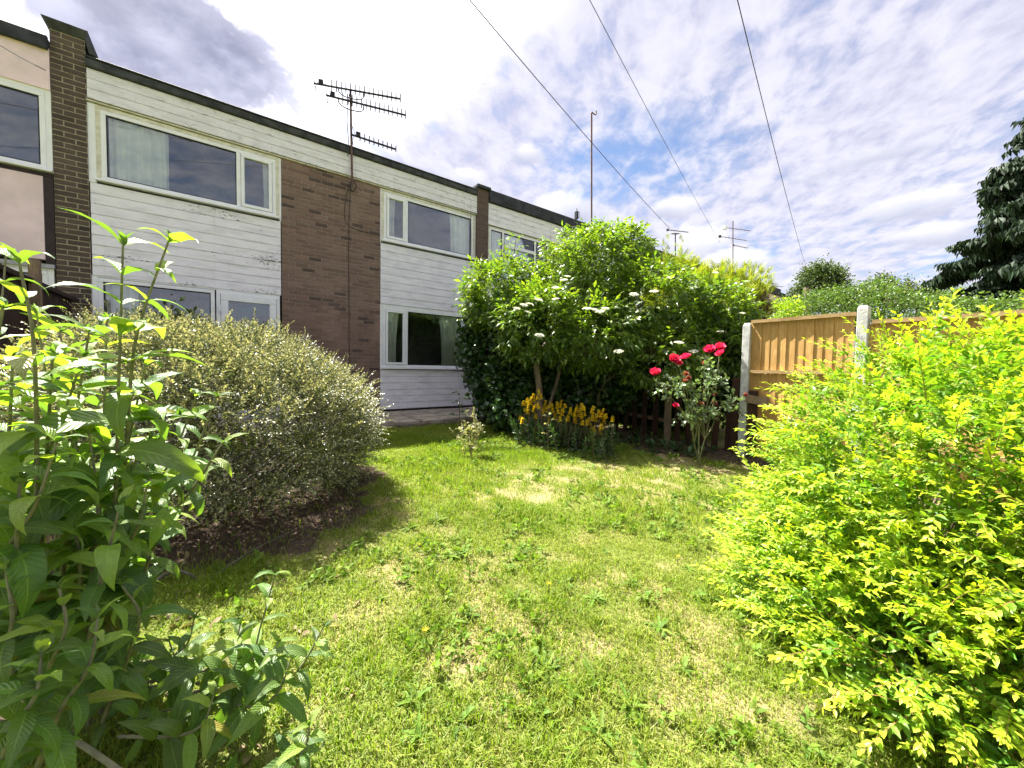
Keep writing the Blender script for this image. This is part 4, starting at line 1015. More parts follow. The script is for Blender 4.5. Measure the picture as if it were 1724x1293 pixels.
stems = [
    ([W(40, 1230, 1.12), W(60, 900, 1.02), W(58, 600, .95), W(33, 444, .92)], 11, .23, .10),
    ([W(150, 1220, 1.25), W(190, 900, 1.15), W(200, 640, 1.08), W(207, 414, 1.05)], 13, .23, .09),
    ([W(170, 1200, 1.30), W(205, 850, 1.2), W(222, 620, 1.12), W(240, 530, 1.1), W(283, 408, 1.08)], 12, .21, .08),
    ([W(90, 1230, 1.2), W(110, 900, 1.25), W(130, 700, 1.25), W(100, 560, 1.3)], 10, .18, .07),
    ([W(150, 1180, 1.35), W(220, 900, 1.35), W(290, 770, 1.3), W(330, 668, 1.28)], 10, .15, .05),
    ([W(160, 1180, 1.4), W(250, 900, 1.42), W(320, 780, 1.38), W(364, 668, 1.38)], 10, .14, .05),
    ([W(170, 1180, 1.35), W(260, 920, 1.3), W(330, 815, 1.25), W(375, 745, 1.22)], 10, .14, .055),
    ([W(140, 1200, 1.2), W(190, 980, 1.12), W(235, 880, 1.08), W(247, 820, 1.05)], 9, .13, .05),
    ([W(120, 1240, 1.1), W(165, 1000, 1.0), W(185, 920, .98), W(202, 850, .97)], 9, .14, .06),
    ([W(20, 1260, 1.0), W(26, 980, .92), W(30, 880, .9), W(33, 815, .9)], 9, .15, .07),
    ([W(0, 1200, 1.05), W(-20, 900, 1.0), W(-15, 650, .95), W(5, 520, .93)], 11, .19, .08),
    ([W(60, 1250, 1.3), W(20, 900, 1.4), W(-10, 700, 1.4), W(10, 430, 1.45)], 11, .19, .08),
    ([W(130, 1240, 1.35), W(140, 1000, 1.45), W(150, 800, 1.45), W(170, 650, 1.45)], 11, .18, .07),
    ([W(90, 1260, 1.15), W(120, 1100, 1.1), W(135, 960, 1.05), W(120, 860, 1.05)], 9, .15, .07),
    ([W(160, 1250, 1.2), W(210, 1120, 1.12), W(235, 1040, 1.08), W(205, 985, 1.05)], 8, .13, .06),
    ([W(20, 1290, .95), W(70, 1150, .92), W(110, 1060, .90), W(100, 990, .9)], 8, .13, .06),
    ([W(-30, 1280, .9), W(-10, 1150, .88), W(20, 1050, .86), W(10, 960, .86)], 8, .14, .07),
    ([W(100, 1230, 1.3), W(80, 1000, 1.4), W(70, 800, 1.4), W(60, 700, 1.4)], 11, .18, .08),
    ([W(100, 1200, 1.2), W(110, 900, 1.18), W(125, 720, 1.15), W(150, 560, 1.12)], 10, .18, .07),
    ([W(60, 1200, 1.1), W(70, 900, 1.1), W(80, 740, 1.08), W(88, 600, 1.06)], 10, .18, .07),
    ([W(150, 1200, 1.25), W(185, 900, 1.22), W(215, 750, 1.2), W(245, 615, 1.18)], 10, .17, .06),
    ([W(140, 1200, 1.3), W(180, 950, 1.3), W(240, 800, 1.28), W(300, 700, 1.26)], 10, .16, .06),
    ([W(10, 1200, 1.05), W(10, 900, 1.02), W(15, 740, 1.0), W(22, 600, 1.0)], 10, .18, .07),
    ([W(90, 1200, 1.3), W(95, 900, 1.3), W(85, 700, 1.28), W(62, 530, 1.26)], 11, .18, .07),
    ([W(140, 1200, 1.35), W(165, 900, 1.32), W(175, 700, 1.3), W(180, 540, 1.28)], 11, .18, .07),
    ([W(130, 1200, 1.15), W(150, 1000, 1.1), W(165, 860, 1.08), W(150, 730, 1.06)], 9, .17, .07),
    ([W(60, 1300, .85), W(100, 1200, .85), W(150, 1120, .86), W(165, 1040, .88)], 7, .13, .06),
    ([W(0, 1300, .8), W(20, 1230, .78), W(60, 1170, .78), W(70, 1100, .8)], 7, .13, .06),
    ([W(-40, 1100, .95), W(0, 950, .92), W(60, 850, .9), W(95, 745, .9)], 9, .17, .07),
    ([W(-40, 1000, 1.1), W(20, 850, 1.1), W(90, 740, 1.1), W(140, 600, 1.12)], 9, .17, .07),
    ([W(60, 1200, 1.2), W(130, 1000, 1.2), W(170, 880, 1.18), W(250, 740, 1.18)], 9, .16, .06),
    ([W(160, 1190, 1.5), W(200, 1000, 1.5), W(230, 850, 1.5), W(260, 740, 1.5)], 10, .15, .06)]
allm, alli, sp_ = [], [], []
for i, (pts, nn, L0, tl) in enumerate(stems):
    s, ms, ix = bstem(pts, .0065, .0026, nn+2, L0*1.0, tl*1.15, i+3); sp_.append(s); allm += ms; alli += ix
m_ = MB()
for P, a, b in sp_: m_.tube(P, np.linspace(a, b, len(P)), 6)
m_.build('stems', plain('butterfly_bush_stem', (.20, .19, .12), .7, .2, 30), bd, True)
plant(bd, LM['budd'], BL, np.array(allm), alli, 'leaf', 300, 'leaves', True)
# low sprays of the same shrub reaching over the grass
sg2 = tag(empty('butterfly_bush', W(150, 1180, 1.45)), 'low sprawling leafy sprays over the grass in the lower left foreground', 'shrub')
low = [([W(160, 1120, 1.5), W(330, 1110, 1.35), W(410, 1130, 1.28), W(440, 1050, 1.25), W(463, 968, 1.22)], 8, .125, .055),
       ([W(330, 1150, 1.3), W(430, 1170, 1.22), W(500, 1130, 1.2), W(545, 1055, 1.2)], 7, .115, .055),
       ([W(160, 1130, 1.45), W(250, 1120, 1.38), W(310, 1090, 1.34), W(328, 1040, 1.33)], 6, .10, .05),
       ([W(200, 1220, 1.3), W(300, 1190, 1.24), W(370, 1170, 1.22), W(400, 1110, 1.22)], 7, .10, .05),
       ([W(240, 1150, 1.35), W(340, 1130, 1.3), W(390, 1100, 1.28), W(405, 1050, 1.26)], 7, .11, .05),
       ([W(330, 1170, 1.25), W(420, 1190, 1.2), W(465, 1170, 1.18), W(490, 1110, 1.18)], 7, .11, .05),
       ([W(200, 1240, 1.15), W(290, 1240, 1.12), W(340, 1220, 1.1), W(360, 1170, 1.1)], 7, .11, .05),
       ([W(280, 1170, 1.3), W(360, 1160, 1.26), W(430, 1140, 1.24), W(470, 1080, 1.22)], 7, .12, .05),
       ([W(470, 1330, 1.08), W(500, 1285, 1.06), W(518, 1245, 1.05), W(520, 1222, 1.05)], 5, .09, .05),
       ([W(150, 1150, 1.4), W(175, 1110, 1.36), W(190, 1060, 1.33), W(205, 1010, 1.32)], 6, .10, .05),
       ([W(230, 1160, 1.42), W(280, 1150, 1.36), W(300, 1130, 1.34), W(285, 1080, 1.34)], 6, .09, .05)]
allm, alli, sp_ = [], [], []
for i, (pts, nn, L0, tl) in enumerate(low):
    s, ms, ix = bstem(pts, .005, .0022, nn+2, L0*1.2, tl*1.1, i+40, .2); sp_.append(s); allm += ms; alli += ix
m_ = MB()
for P, a, b in sp_: m_.tube(P, np.linspace(a, b, len(P)), 6)
m_.tube(smoothpath([W(-20, 1215, 1.0), W(60, 1225, 1.0), W(130, 1250, 1.0), W(205, 1300, .98)]), .007, 6)
m_.build('stems', bpy.data.materials['butterfly_bush_stem'], sg2, True)
plant(sg2, LM['budd'], BL, np.array(allm), alli, 'leaf', 300, 'leaves', True)

# ------------------------------------------------------------------ elder and its company
el = tag(empty('elder_bush', W(905, 722, 6.2)), 'big elder bush with flat cream flower heads and bent trunk', 'bush')
def elder_leaf(seed, n=2, L=.075):
    r = np.random.default_rng(seed); p = Proto(); ln = .05+.05*n
    path = np.stack([np.zeros(4), np.linspace(0, ln, 4), -.25*ln*np.linspace(0, 1, 4)**2], -1); V, F = tube(path, .0014, 3); p.add(V, F, -1, 0)
    for i in range(n):
        y = .05+.045*i
        for sg in (-1, 1):
            V, F, U = leaf4(L*r.uniform(.85, 1.15), L*.42, .25, r.uniform(.2, .9)); d = np.array([sg*.85, .5, -.05+r.normal(0, .15)])
            p.add(xf(rotmat(d[None], np.array([[0, 0, 1.0]])+r.normal(0, .15, (1, 3)))[0], V)+[0, y, -.25*ln*(y/ln)**2], F, r.uniform(0, 1), r.random(), U)
    V, F, U = leaf4(L*1.2, L*.47, .25, .6); p.add(V+[0, ln, -.25*ln], F, r.uniform(0, 1), r.random(), U)
    return p.done()
EL = [elder_leaf(300+i, 2+i % 2, .078+.008*(i % 3)) for i in range(8)]
LE = [(W(850, 505, 7.0), (.72, .72, .66)), (W(905, 545, 6.3), (.66, .66, .60)), (W(985, 470, 7.1), (.85, .85, .85)), (W(1030, 440, 7.5), (.72, .72, .62)),
      (W(1095, 520, 6.7), (.85, .85, .68)), (W(1190, 545, 6.7), (.68, .68, .70)), (W(1000, 560, 6.2), (.66, .66, .52)), (W(1105, 600, 6.2), (.62, .62, .45)), (W(1215, 590, 6.4), (.50, .50, .55))]
P, D = lobes(LE, 8600, .62)
dd = outward(D*np.array([1, 1, .5]), .12, .45); plant(el, LM['elder'], EL, rotmat(dd, ups(len(P), .4), P, RG.uniform(.75, 1.25, len(P))), RG.integers(0, 8, len(P)), 'leaf', 300, 'foliage')
# upright leafy shoots breaking the outline
ms, ix, tp_ = [], [], []
for (u, v, d, h) in ((1015, 378, 7.3, .55), (1065, 388, 7.3, .5), (985, 395, 7.2, .5), (935, 418, 7.0, .45), (850, 405, 7.0, .55), (870, 398, 7.0, .5), (805, 440, 7.0, .4), (915, 405, 7.1, .5), (790, 475, 6.9, .35),
                     (1040, 400, 7.4, .4), (960, 430, 6.9, .4), (1100, 420, 7.2, .4), (885, 440, 6.9, .5), (830, 430, 7, .5), (785, 510, 6.8, .3), (1000, 410, 7.3, .5), (1145, 470, 6.8, .4), (1200, 490, 6.7, .3)):
    T = W(u, v, d); B = T-np.array([RG.normal(0, .08), RG.normal(0, .08), h]); tp_.append(([B, (T+B)/2+RG.normal(0, .03, 3), T], .008, .003))
    for i in range(7):
        c = B+(T-B)*(i/6); a0 = i*1.57+u
        for sg in (0, math.pi):
            ms.append(rotmat(np.array([[math.cos(a0+sg), math.sin(a0+sg), .15+.09*i]]), np.array([[0, 0, 1.0]]), c, RG.uniform(.8, 1.1)*(1-.05*i))[0]); ix.append(int(RG.integers(0, 8)))
plant(el, LM['elder'], EL, np.array(ms), ix, 'leaf', 0, 'top_shoots')
bt = W(907, 735, 6.15); bt[2] = -1.1
tp_ += [([bt, W(908, 660, 6.15), W(903, 610, 6.15), W(915, 585, 6.25), W(935, 555, 6.5)], .062, .035), ([bt+[.1, .1, 0], W(938, 640, 6.5), W(945, 600, 6.6), W(940, 560, 6.6)], .035, .02),
        ([W(995, 735, 6.9), W(992, 650, 6.8), W(1000, 560, 6.8)], .022, .012), ([W(1000, 735, 6.8), W(1010, 660, 6.6), W(1035, 630, 6.5)], .02, .010), ([W(1080, 735, 7.0), W(1090, 640, 6.9), W(1100, 560, 6.8)], .03, .015)]
for i in range(26):
    c, r_ = LE[i % len(LE)]; e = c+sph(1)[0]*r_*.7; b0 = W(RG.uniform(900, 1100), 600, 6.6); tp_.append(([b0, (b0+e)/2+RG.normal(0, .1, 3), e], .018, .006))
trunkmesh(tp_).build('trunk', M['bark'], el, True)
um = Proto(); r = np.random.default_rng(8)
for i in range(80):
    a = i*2.39996; q = math.sqrt(i/80); V, F, U = leaf4(.024, .022, .1, .1); V[:, 1] -= .012
    c = np.array([math.cos(a)*q*.085, math.sin(a)*q*.085, -.02*q*q+r.normal(0, .004)]); um.add(xf(rotmat(r.normal(size=(1, 3))*[1, 1, .2], np.array([[0, 0, 1.0]])+r.normal(0, .35, (1, 3)))[0], V)+c, F, r.random(), r.random())
for i in range(7): V, F = tube([(0, 0, -.07), (math.cos(i)*.05, math.sin(i)*.05, -.01)], .0015, 3); um.add(V, F, -1, 0)
um.done(); umm = mesh('flower_head', um.V, um.F, LM['cream'], False, {'tone': um.T, 'rnd': um.R})
for (u, v, d) in ((882, 512, 5.75), (892, 510, 5.75), (870, 518, 5.75), (935, 483, 5.95), (949, 470, 6.0), (1001, 520, 5.65), (1010, 523, 5.65), (1019, 518, 5.65), (1067, 494, 5.85), (1101, 489, 5.95), (1041, 590, 5.65), (988, 518, 5.7),
                  (1128, 466, 6.2), (907, 503, 5.8), (935, 502, 5.9), (889, 524, 5.7), (908, 563, 5.65), (1212, 557, 6.0), (1250, 526, 6.1), (1205, 458, 6.6), (1143, 575, 5.7), (955, 464, 6.1), (1168, 590, 5.8)):
    o = link('flower_head', umm, el); t = ray(u, v); n = np.array([0, 0, 1.0])-.35*norm(t)+RG.normal(0, .12, 3)
    y = norm(np.cross(n, [1, 0, 0])); o.matrix_basis = Matrix(rotmat(y[None], n[None], W(u, v, d-.34), RG.uniform(.55, .9))[0].tolist())
# ivy thicket against the house and along the boundary
IV = []
for i in range(5):
    p = Proto(); r = np.random.default_rng(400+i)
    for j in range(5):
        V, F, U = leaf4(.085, .085, .15, .35)
        d = r.normal(size=3); d[2] = -abs(d[2])*.8; p.add(xf(rotmat(d[None], np.array([[r.normal(0, .5), r.normal(0, .5), 1.0]]))[0], V)+r.normal(0, .07, 3), F, r.random(), r.random(), U)
    IV.append(p.done())
iv = tag(empty('ivy_thicket', (5.3, 6.6, -1)), 'dark ivy thicket between the ground floor window and the elder', 'ivy')
LI = [(W(830, 600, 7.3), (.55, .75, .75)), (W(850, 660, 7.0), (.52, .6, .62)), (W(880, 540, 7.4), (.7, .7, .7)), (W(868, 690, 6.5), (.42, .4, .35)), (W(815, 560, 7.6), (.4, .5, .6))]
P, D = lobes(LI, 2600, .7, -1.05); plant(iv, LM['ivy'], IV, rotmat(outward(D, .1, .3), D+ups(len(P), .4)*.7, P, RG.uniform(.8, 1.3, len(P))), RG.integers(0, 5, len(P)))
trunkmesh([([np.array([5.2+RG.normal(0, .2), 6.3+RG.normal(0, .3), -1.05]), W(840+RG.normal(0, 25), 610, 7.2)], .02, .01) for _ in range(6)]).build('stems', M['bark'], iv, True)
bh = tag(empty('dark_leaf_backdrop', (6.9, 4.8, -1.1)), 'dark leaf backdrop added behind the picket fence and elder to deepen the shade', 'hedge')  # leaf masses added so the space under the elder crown looks dark
LH = [((6.75, 5.6, .0), (.6, .8, 1.15)), ((6.9, 4.6, .0), (.6, .8, 1.2)), ((7.0, 3.7, .05), (.55, .7, 1.2)), ((7.0, 6.6, .2), (.8, .8, 1.3)), ((6.95, 3.0, .1), (.5, .5, .85)), ((5.9, 6.7, -.1), (.6, .8, 1.1)), (W(960, 665, 7.0), (.55, .5, .42)), (W(1030, 640, 7.1), (.5, .5, .5)), (W(925, 640, 7.2), (.5, .5, .6))]
P, D = lobes(LH, 5600, .72, -1.1); plant(bh, LM['ivy'], IV, rotmat(outward(D, .1, .3), D+ups(len(P), .4)*.7, P, RG.uniform(1.0, 1.5, len(P))), RG.integers(0, 5, len(P)))
trunkmesh([([np.array([x, y, -1.2]), np.array([x+RG.normal(0, .1), y+RG.normal(0, .2), .4])], .03, .012) for x, y in ((6.8, 5.5), (6.9, 4.7), (7, 3.8), (7, 6.5))]).build('stems', M['bark'], bh, True)

# golden conifers behind
def spray(seed, n=9, L=.30):
    r = np.random.default_rng(seed); p = Proto()
    for j in range(n):
        t = j/n; sg = 1 if j % 2 else -1; l = L*.55*(1-.6*t); V, F, U = leafgrid(l, l*.20, 2, 1, 'lance', .1, .1)
        p.add(xf(rotmat(np.array([[sg*.55, .85, r.normal(0, .15)]]), np.array([[0, 0, 1.0]]))[0], V)+[0, L*t*.8, 0], F, min(1, t+.25*r.random()), r.random(), U)
    V, F, U = leafgrid(L, L*.07, 3, 1, 'lance', .1, .15); p.add(V, F, .7, .3, U); return p.done()
SPR = [spray(500+i) for i in range(5)]
def conifer(lab, L, n, trunk, mat='conifer', tips=(), rmin=.7, sc=1.0):
    t = tag(empty('golden_conifer', trunk), lab, 'conifer', 'golden conifers beyond the fence')
    P, D = lobes(L, n, rmin); plant(t, LM[mat], SPR, rotmat(outward(D*np.array([1, 1, .5]), .95, .28), D+RG.normal(size=D.shape)*.3, P, RG.uniform(.7, 1.2, len(P))*sc), RG.integers(0, 5, len(P)))
    if len(tips):
        ms = []
        for T in tips:
            for j in range(16): ms.append(rotmat(np.array([[RG.normal(0, .5), RG.normal(0, .5), 1.0]]), RG.normal(size=(1, 3)), T+np.array([RG.normal(0, .04), RG.normal(0, .04), -j*.055]), (.5+.05*j)*sc)[0])
        plant(t, LM[mat], SPR, np.array(ms), RG.integers(0, 5, len(ms)), 'leaf', 0, 'leading_shoots')
    c = L[0][0]; trunkmesh([([trunk, (c[0], c[1], c[2])], .08, .03)]).build('trunk', M['bark'], t, True); return t
c1 = W(1142, 500, 8.6)
conifer('feathery golden conifer with two pointed tips above the elder', [(c1, (.62, .62, .75)), (c1+[.25, .1, -.5], (.7, .7, .8))], 1300, (c1[0], c1[1], -1.1), tips=[W(1123, 400, 8.6), W(1145, 405, 8.6), W(1160, 430, 8.6)])
c2_ = W(1232, 500, 9.2)
conifer('golden conifer with a rounded clipped top at the end of the elder', [(c2_, (.62, .62, .62)), (W(1262, 482, 9.2), (.42, .42, .45)), (W(1215, 475, 9.3), (.4, .4, .4)), (W(1240, 540, 9.2), (.62, .62, .8))], 1500, (c2_[0], c2_[1], -1.1), sc=.72)
dc = tag(empty('dead_conifer', (W(1275, 600, 9.0)[0], W(1275, 600, 9.0)[1], -1.1)), 'brown dead conifer side between golden conifer and fence', 'conifer')
P, D = lobes([(W(1273, 528, 8.9), (.26, .26, .40)), (W(1268, 590, 8.9), (.35, .35, .7))], 900, .5); plant(dc, LM['dead'], SPR, rotmat(outward(D, .6, .4), ups(len(P)), P, RG.uniform(.5, .9, len(P))), RG.integers(0, 5, len(P)))

# ------------------------------------------------------------------ flowers in the bed
lc = tag(empty('loosestrife_clump', W(955, 750, 5.4)), 'clump of yellow flower spikes beside the elder trunk', 'flowers')
LFS = [shoot_proto(.30, 16, .055, .022, 'oval', 1.3, .5, .2, 600+i, 2, 2, .05, .003, True, .7, .05) for i in range(4)]
ms = []; 
for i in range(150):
    t = RG.random(); u = 872+170*t+RG.normal(0, 6); dpt = 5.75-.55*t+RG.normal(0, .16); p = W(u, 700, dpt); p[2] = float(gz(p[0], p[1]))
    ms.append(rotmat(np.array([[RG.normal(0, .22), RG.normal(0, .22), 1.0]]), RG.normal(size=(1, 3)), p, RG.uniform(.75, 1.25)*(1.25-.3*t))[0])
plant(lc, LM['ivy'], LFS, np.array(ms), RG.integers(0, 4, len(ms)))
def spike(seed, h=.15):
    r = np.random.default_rng(seed); p = Proto(); V, F = tube([(0, 0, -.25), (0, 0, h)], .003, 3); p.add(V, F, -1, 0)
    for i in range(34):
        z = h*i/34; a = i*2.4; V, F, U = leaf4(.036*(1-.4*i/34), .030*(1-.4*i/34), .2, .3); el_ = r.uniform(.1, .7)
        p.add(xf(rotmat(np.array([[math.cos(a)*math.cos(el_), math.sin(a)*math.cos(el_), math.sin(el_)]]), np.array([[0, 0, 1.0]]))[0], V)+[0, 0, z], F, r.random(), r.random(), U)
    return p.done()
SPK = [spike(620+i, .06+.018*i) for i in range(4)]; spm = [mesh('flower_spike', p.V, p.F, LM['yellow'], False, {'tone': p.T, 'rnd': p.R}) for p in SPK]
for i, (u, v) in enumerate(((882, 678, ), (886, 675), (890, 680), (899, 672), (905, 668), (911, 668), (908, 684), (916, 683), (922, 684), (926, 682), (896, 690), (889, 693), (876, 702), (879, 709), (938, 684), (943, 683), (952, 682), (946, 696),
                            (971, 690), (977, 690), (982, 686), (980, 700), (996, 692), (999, 698), (997, 704), (990, 706), (1008, 698), (1011, 699), (980, 711), (1031, 706), (995, 720), (1000, 727), (1013, 718), (943, 705), (924, 706), (1010, 727), (902, 700), (989, 712), (884, 688), (893, 676), (902, 682), (913, 692), (919, 690), (930, 690), (940, 692), (949, 690), (960, 694), (966, 698), (974, 697), (985, 696), (1003, 706), (1016, 708), (1020, 700), (955, 705), (935, 700), (968, 708), (898, 664), (908, 660))):
    t = (u-872)/170; p = W(u, v+5, 5.60-.55*t+RG.normal(0, .06)); o = link('flower_spike', spm[i % 4], lc)
    o.matrix_basis = Matrix.Translation(p.tolist()) @ Matrix.Rotation(RG.normal(0, .12), 4, 'X') @ Matrix.Rotation(RG.normal(0, .12), 4, 'Y') @ Matrix.Scale(RG.uniform(.9, 1.25), 4)
# roses
rs_ = tag(empty('rose_bush', W(1180, 774, 5.0)), 'rose bush with crimson blooms trained on the picket fence', 'rose bush')
def bloom(seed, R=.066):
    r = np.random.default_rng(seed); p = Proto()
    for ring, (n, el_, L, off) in enumerate(((7, .25, 1.0, 0), (6, .65, .92, .4), (5, 1.0, .8, .2), (4, 1.3, .62, .5))):
        for i in range(n):
            a = 2*math.pi*(i+off)/n+r.normal(0, .1); e = el_+r.normal(0, .06)
            V, F, U = leafgrid(R*L, R*L*1.15, 3, 2, 'round', .25, -.75)
            p.add(xf(rotmat(np.array([[math.cos(a)*math.cos(e), math.sin(a)*math.cos(e), math.sin(e)]]), np.array([[-math.cos(a)*.8, -math.sin(a)*.8, 1.0]]))[0], V)+[0, 0, .0], F, r.random(), r.random(), U)
    return p.done()
BLM = [bloom(700+i) for i in range(3)]; blm = [mesh('rose_bloom', p.V, p.F, LM['red'], True, {'tone': p.T, 'rnd': p.R}) for p in BLM]; fdm = mesh('rose_bloom', BLM[0].V, BLM[0].F, LM['fadedred'], True, {'tone': BLM[0].T, 'rnd': BLM[0].R})
rp = []; base = W(1178, 775, 5.0); base[2] = float(gz(base[0], base[1]))-.02
for i, (u, v, d, s, fd) in enumerate(((1134, 606, 5.0, 1, 0), (1155, 604, 5.0, 1, 0), (1103, 629, 5.0, 1, 0), (1195, 591, 5.0, 1.05, 0), (1212, 586, 5.1, .95, 0), (1213, 597, 5.0, .85, 0), (1144, 612, 4.97, .55, 0), (1187, 612, 4.98, .45, 0),
                                      (1155, 630, 5.0, .5, 1), (1160, 637, 5.0, .5, 1), (1154, 642, 4.98, .5, 1), (1137, 684, 4.95, .6, 0), (1180, 681, 4.95, .5, 1), (1203, 679, 4.98, .45, 1), (1255, 665, 5.0, .4, 1), (1205, 664, 5, .4, 1))):
    p = W(u, v, d); o = link('rose_bloom', fdm if fd else blm[i % 3], rs_); n = np.array([0, 0, .55])-.75*norm(p)+RG.normal(0, .2, 3); y = norm(np.cross(n, RG.normal(size=3)))
    o.matrix_basis = Matrix(rotmat(y[None], n[None], p, s*1.38)[0].tolist()); rp.append(p)
fk = [base+np.array([-.05, .06, .30]), base+np.array([.03, -.04, .34]), base+np.array([.0, .02, .5])]
tp_ = [([base, f*.5+base*.5+RG.normal(0, .012, 3), f], .011, .008) for f in fk]+[([fk[i % 3], fk[i % 3]*.5+p*.5+RG.normal(0, .03, 3), p], .006, .0035) for i, p in enumerate(rp)]
trunkmesh(tp_).build('stems', plain('rose_stem', (.16, .17, .07), .6, .2, 20), rs_, True)
RL = [shoot_proto(.16, 7, .065, .044, 'oval', 1.25, .4, .2, 720+i, 3, 2, .15, .002, True, .8, .2) for i in range(4)]
ms = []
for (u, v, su, sv, n) in ((1155, 655, 30, 18, 34), (1200, 640, 22, 22, 26), (1130, 650, 14, 10, 10), (1185, 690, 30, 12, 34), (1235, 678, 18, 9, 16), (1160, 700, 18, 12, 14), (1190, 620, 14, 14, 12)):
    for _ in range(n):
        p = W(u+RG.normal(0, su*.55), v+RG.normal(0, sv*.6), 5.02+RG.normal(0, .10)); ms.append(rotmat(RG.normal(size=(1, 3))+[[0, -.3, .1]], ups(1, .4), p, RG.uniform(.6, 1.0))[0])
plant(rs_, LM['rose'], RL, np.array(ms), RG.integers(0, 4, len(ms)), 'leaf_spray', 146, 'leaves', True)
# small pale shrub in the middle of the lawn
ps = tag(empty('young_rose', W(793, 775, 4.85)), 'small pale leaved young rose standing alone in the lawn', 'plant')
PS = [shoot_proto(.10, 8, .034, .022, 'oval', 1.25, .3, .2, 740+i, 2, 2, .15, .0016, True, .8, .1) for i in range(4)]
c = W(793, 760, 4.85); c[2] = float(gz(c[0], c[1])); ms = []; tp_ = []
for i in range(95):
    z = RG.random()**.8*.36; p = c+np.array([RG.normal(0, .075), RG.normal(0, .075), .05+z]); ms.append(rotmat(RG.normal(size=(1, 3))+[[0, 0, .4]], ups(1), p, RG.uniform(.6, 1.05))[0])
for (u, v) in ((792, 700), (797, 694), (803, 712), (783, 696), (785, 713), (800, 705)):
    p = W(u, v, 4.85); tp_.append(([c, (c+p)/2, p], .005, .002))
    for _ in range(2): ms.append(rotmat(RG.normal(size=(1, 3))+[[0, 0, .6]], ups(1), p, .6)[0])
plant(ps, LM['pale'], PS, np.array(ms), RG.integers(0, 4, len(ms)), 'leaf_spray', 0, 'foliage'); trunkmesh(tp_).build('stems', M['bark'], ps, True)
def sapling(name, lab, u, vb, vt, d, n, mat, s, cat='plant'):
    t = tag(empty(name, W(u, vb, d)), lab, cat); b = W(u, vb, d); b[2] = float(gz(b[0], b[1])); e = W(u, vt, d); trunkmesh([([b, (b+e)/2+RG.normal(0, .01, 3), e], .006, .003)]).build('stem', M['bark'], t, True); ms = []
    for i in range(n):
        p = b+(e-b)*(.35+.65*i/n); ms.append(rotmat(np.array([[math.cos(i*2.4), math.sin(i*2.4), .2]]), ups(1, .3), p, s)[0])
    plant(t, LM[mat], RL, np.array(ms), RG.integers(0, 4, n), 'leaf_spray', n)
sapling('rose_sapling', 'thin pale leaved sapling in front of the yellow flower clump', 924, 740, 690, 5.2, 8, 'pale', .55)
sapling('bramble_stem', 'dark arching bramble stem in front of the lower window', 774, 715, 655, 6.0, 7, 'ivy', .9)
gc = []
for i in range(150):
    y = RG.uniform(2.6, 5.6); x = 5.35-.10*(y-2.5)+RG.normal(0, .22)-(.35 if y > 4 else 0); gc.append(rotmat(np.array([[RG.normal(0, 1), RG.normal(0, 1), .9]]), ups(1), (x, y, float(gz(x, y))), RG.uniform(.5, 1.1))[0])
bw = plant(None, LM['ivy'], [shoot_proto(.14, 7, .075, .06, 'round', 1.2, .5, .2, 760+i, 2, 2, .1, .002, True, .8, .2) for i in range(3)], np.array(gc), RG.integers(0, 3, len(gc)), massname='bed_weeds')
tag(bw, 'low leafy ground cover along the shaded flower bed', 'ground cover', kind='stuff')
# fallen leaves and straw in the near bed
ms = []
for i in range(170):
    a = RG.uniform(0, 6.28); q = RG.random()**.5; x, y = -.25+math.cos(a)*q*.9, 2.15+math.sin(a)*q*1.0; ms.append(rotmat(np.array([[RG.normal(), RG.normal(), RG.normal(0, .15)]]), ups(1, .4), (x, y, float(gz(x, y))+.012), RG.uniform(.035, .095))[0])
lt = plant(None, LM['straw'], BL[:4], np.array(ms), RG.integers(0, 4, len(ms)), massname='leaf_litter', smooth=True)
tag(lt, 'dry fallen leaves on the bare earth at lower left', 'litter', kind='stuff')

# ------------------------------------------------------------------ trees and hedges beyond
def clump(seed, n, L, spread):
    r = np.random.default_rng(seed); p = Proto()
    for j in range(n):
        V, F, U = leafgrid(L*r.uniform(.7, 1.3), L*.55, 2, 1, 'oval', .2, .4); p.add(xf(rotmat(r.normal(size=(1, 3)), np.array([[0, 0, 1.0]])+r.normal(0, .5, (1, 3)))[0], V)+r.normal(0, spread, 3), F, r.random(), r.random(), U)
    return p.done()
CL = [clump(800+i, 9, .17, .16) for i in range(4)]; CS = [clump(820+i, 9, .085, .09) for i in range(4)]
def tree(name, lab, L, n, base, mat='far', protos=CL, group='trees beyond the fence', cat='tree', rmin=.55, sc=1.0, tr=.18):
    t = tag(empty(name, base), lab, cat, group)
    P, D = lobes(L, n, rmin, base[2]+.05); plant(t, LM[mat], protos, rotmat(outward(D, .2, .5), ups(len(P), .5), P, RG.uniform(.7, 1.3, len(P))*sc), RG.integers(0, 4, len(P)), massname='crown')
    pts = [([base, (base[0], base[1], (base[2]+L[0][0][2])/2), L[0][0]], tr, tr*.4)]+[([np.array([base[0], base[1], (base[2]+L[0][0][2])/2]), c+sph(1)[0]*.3*r] if np.ndim(r) else [base, c], tr*.4, tr*.12) for c, r in L]
    trunkmesh([([np.asarray(q, float) for q in p], a, b) for p, a, b in pts]).build('trunk', M['bark_grey'], t, True); return t
def gb(u, d): p = W(u, 600, d); return np.array([p[0], p[1], -1.6])
tree('round_tree', 'round broadleaf tree standing against the sky behind the telegraph pole', [(W(1385, 492, 30), (1.75, 1.75, 1.8)), (W(1375, 472, 30), (1.3, 1.3, 1.4)), (W(1400, 465, 30), (.9, .9, .9)), (W(1345, 505, 30), (.7, .7, 1.2)), (W(1422, 505, 30), (.9, .9, .9))], 2300, gb(1385, 30), rmin=.45)
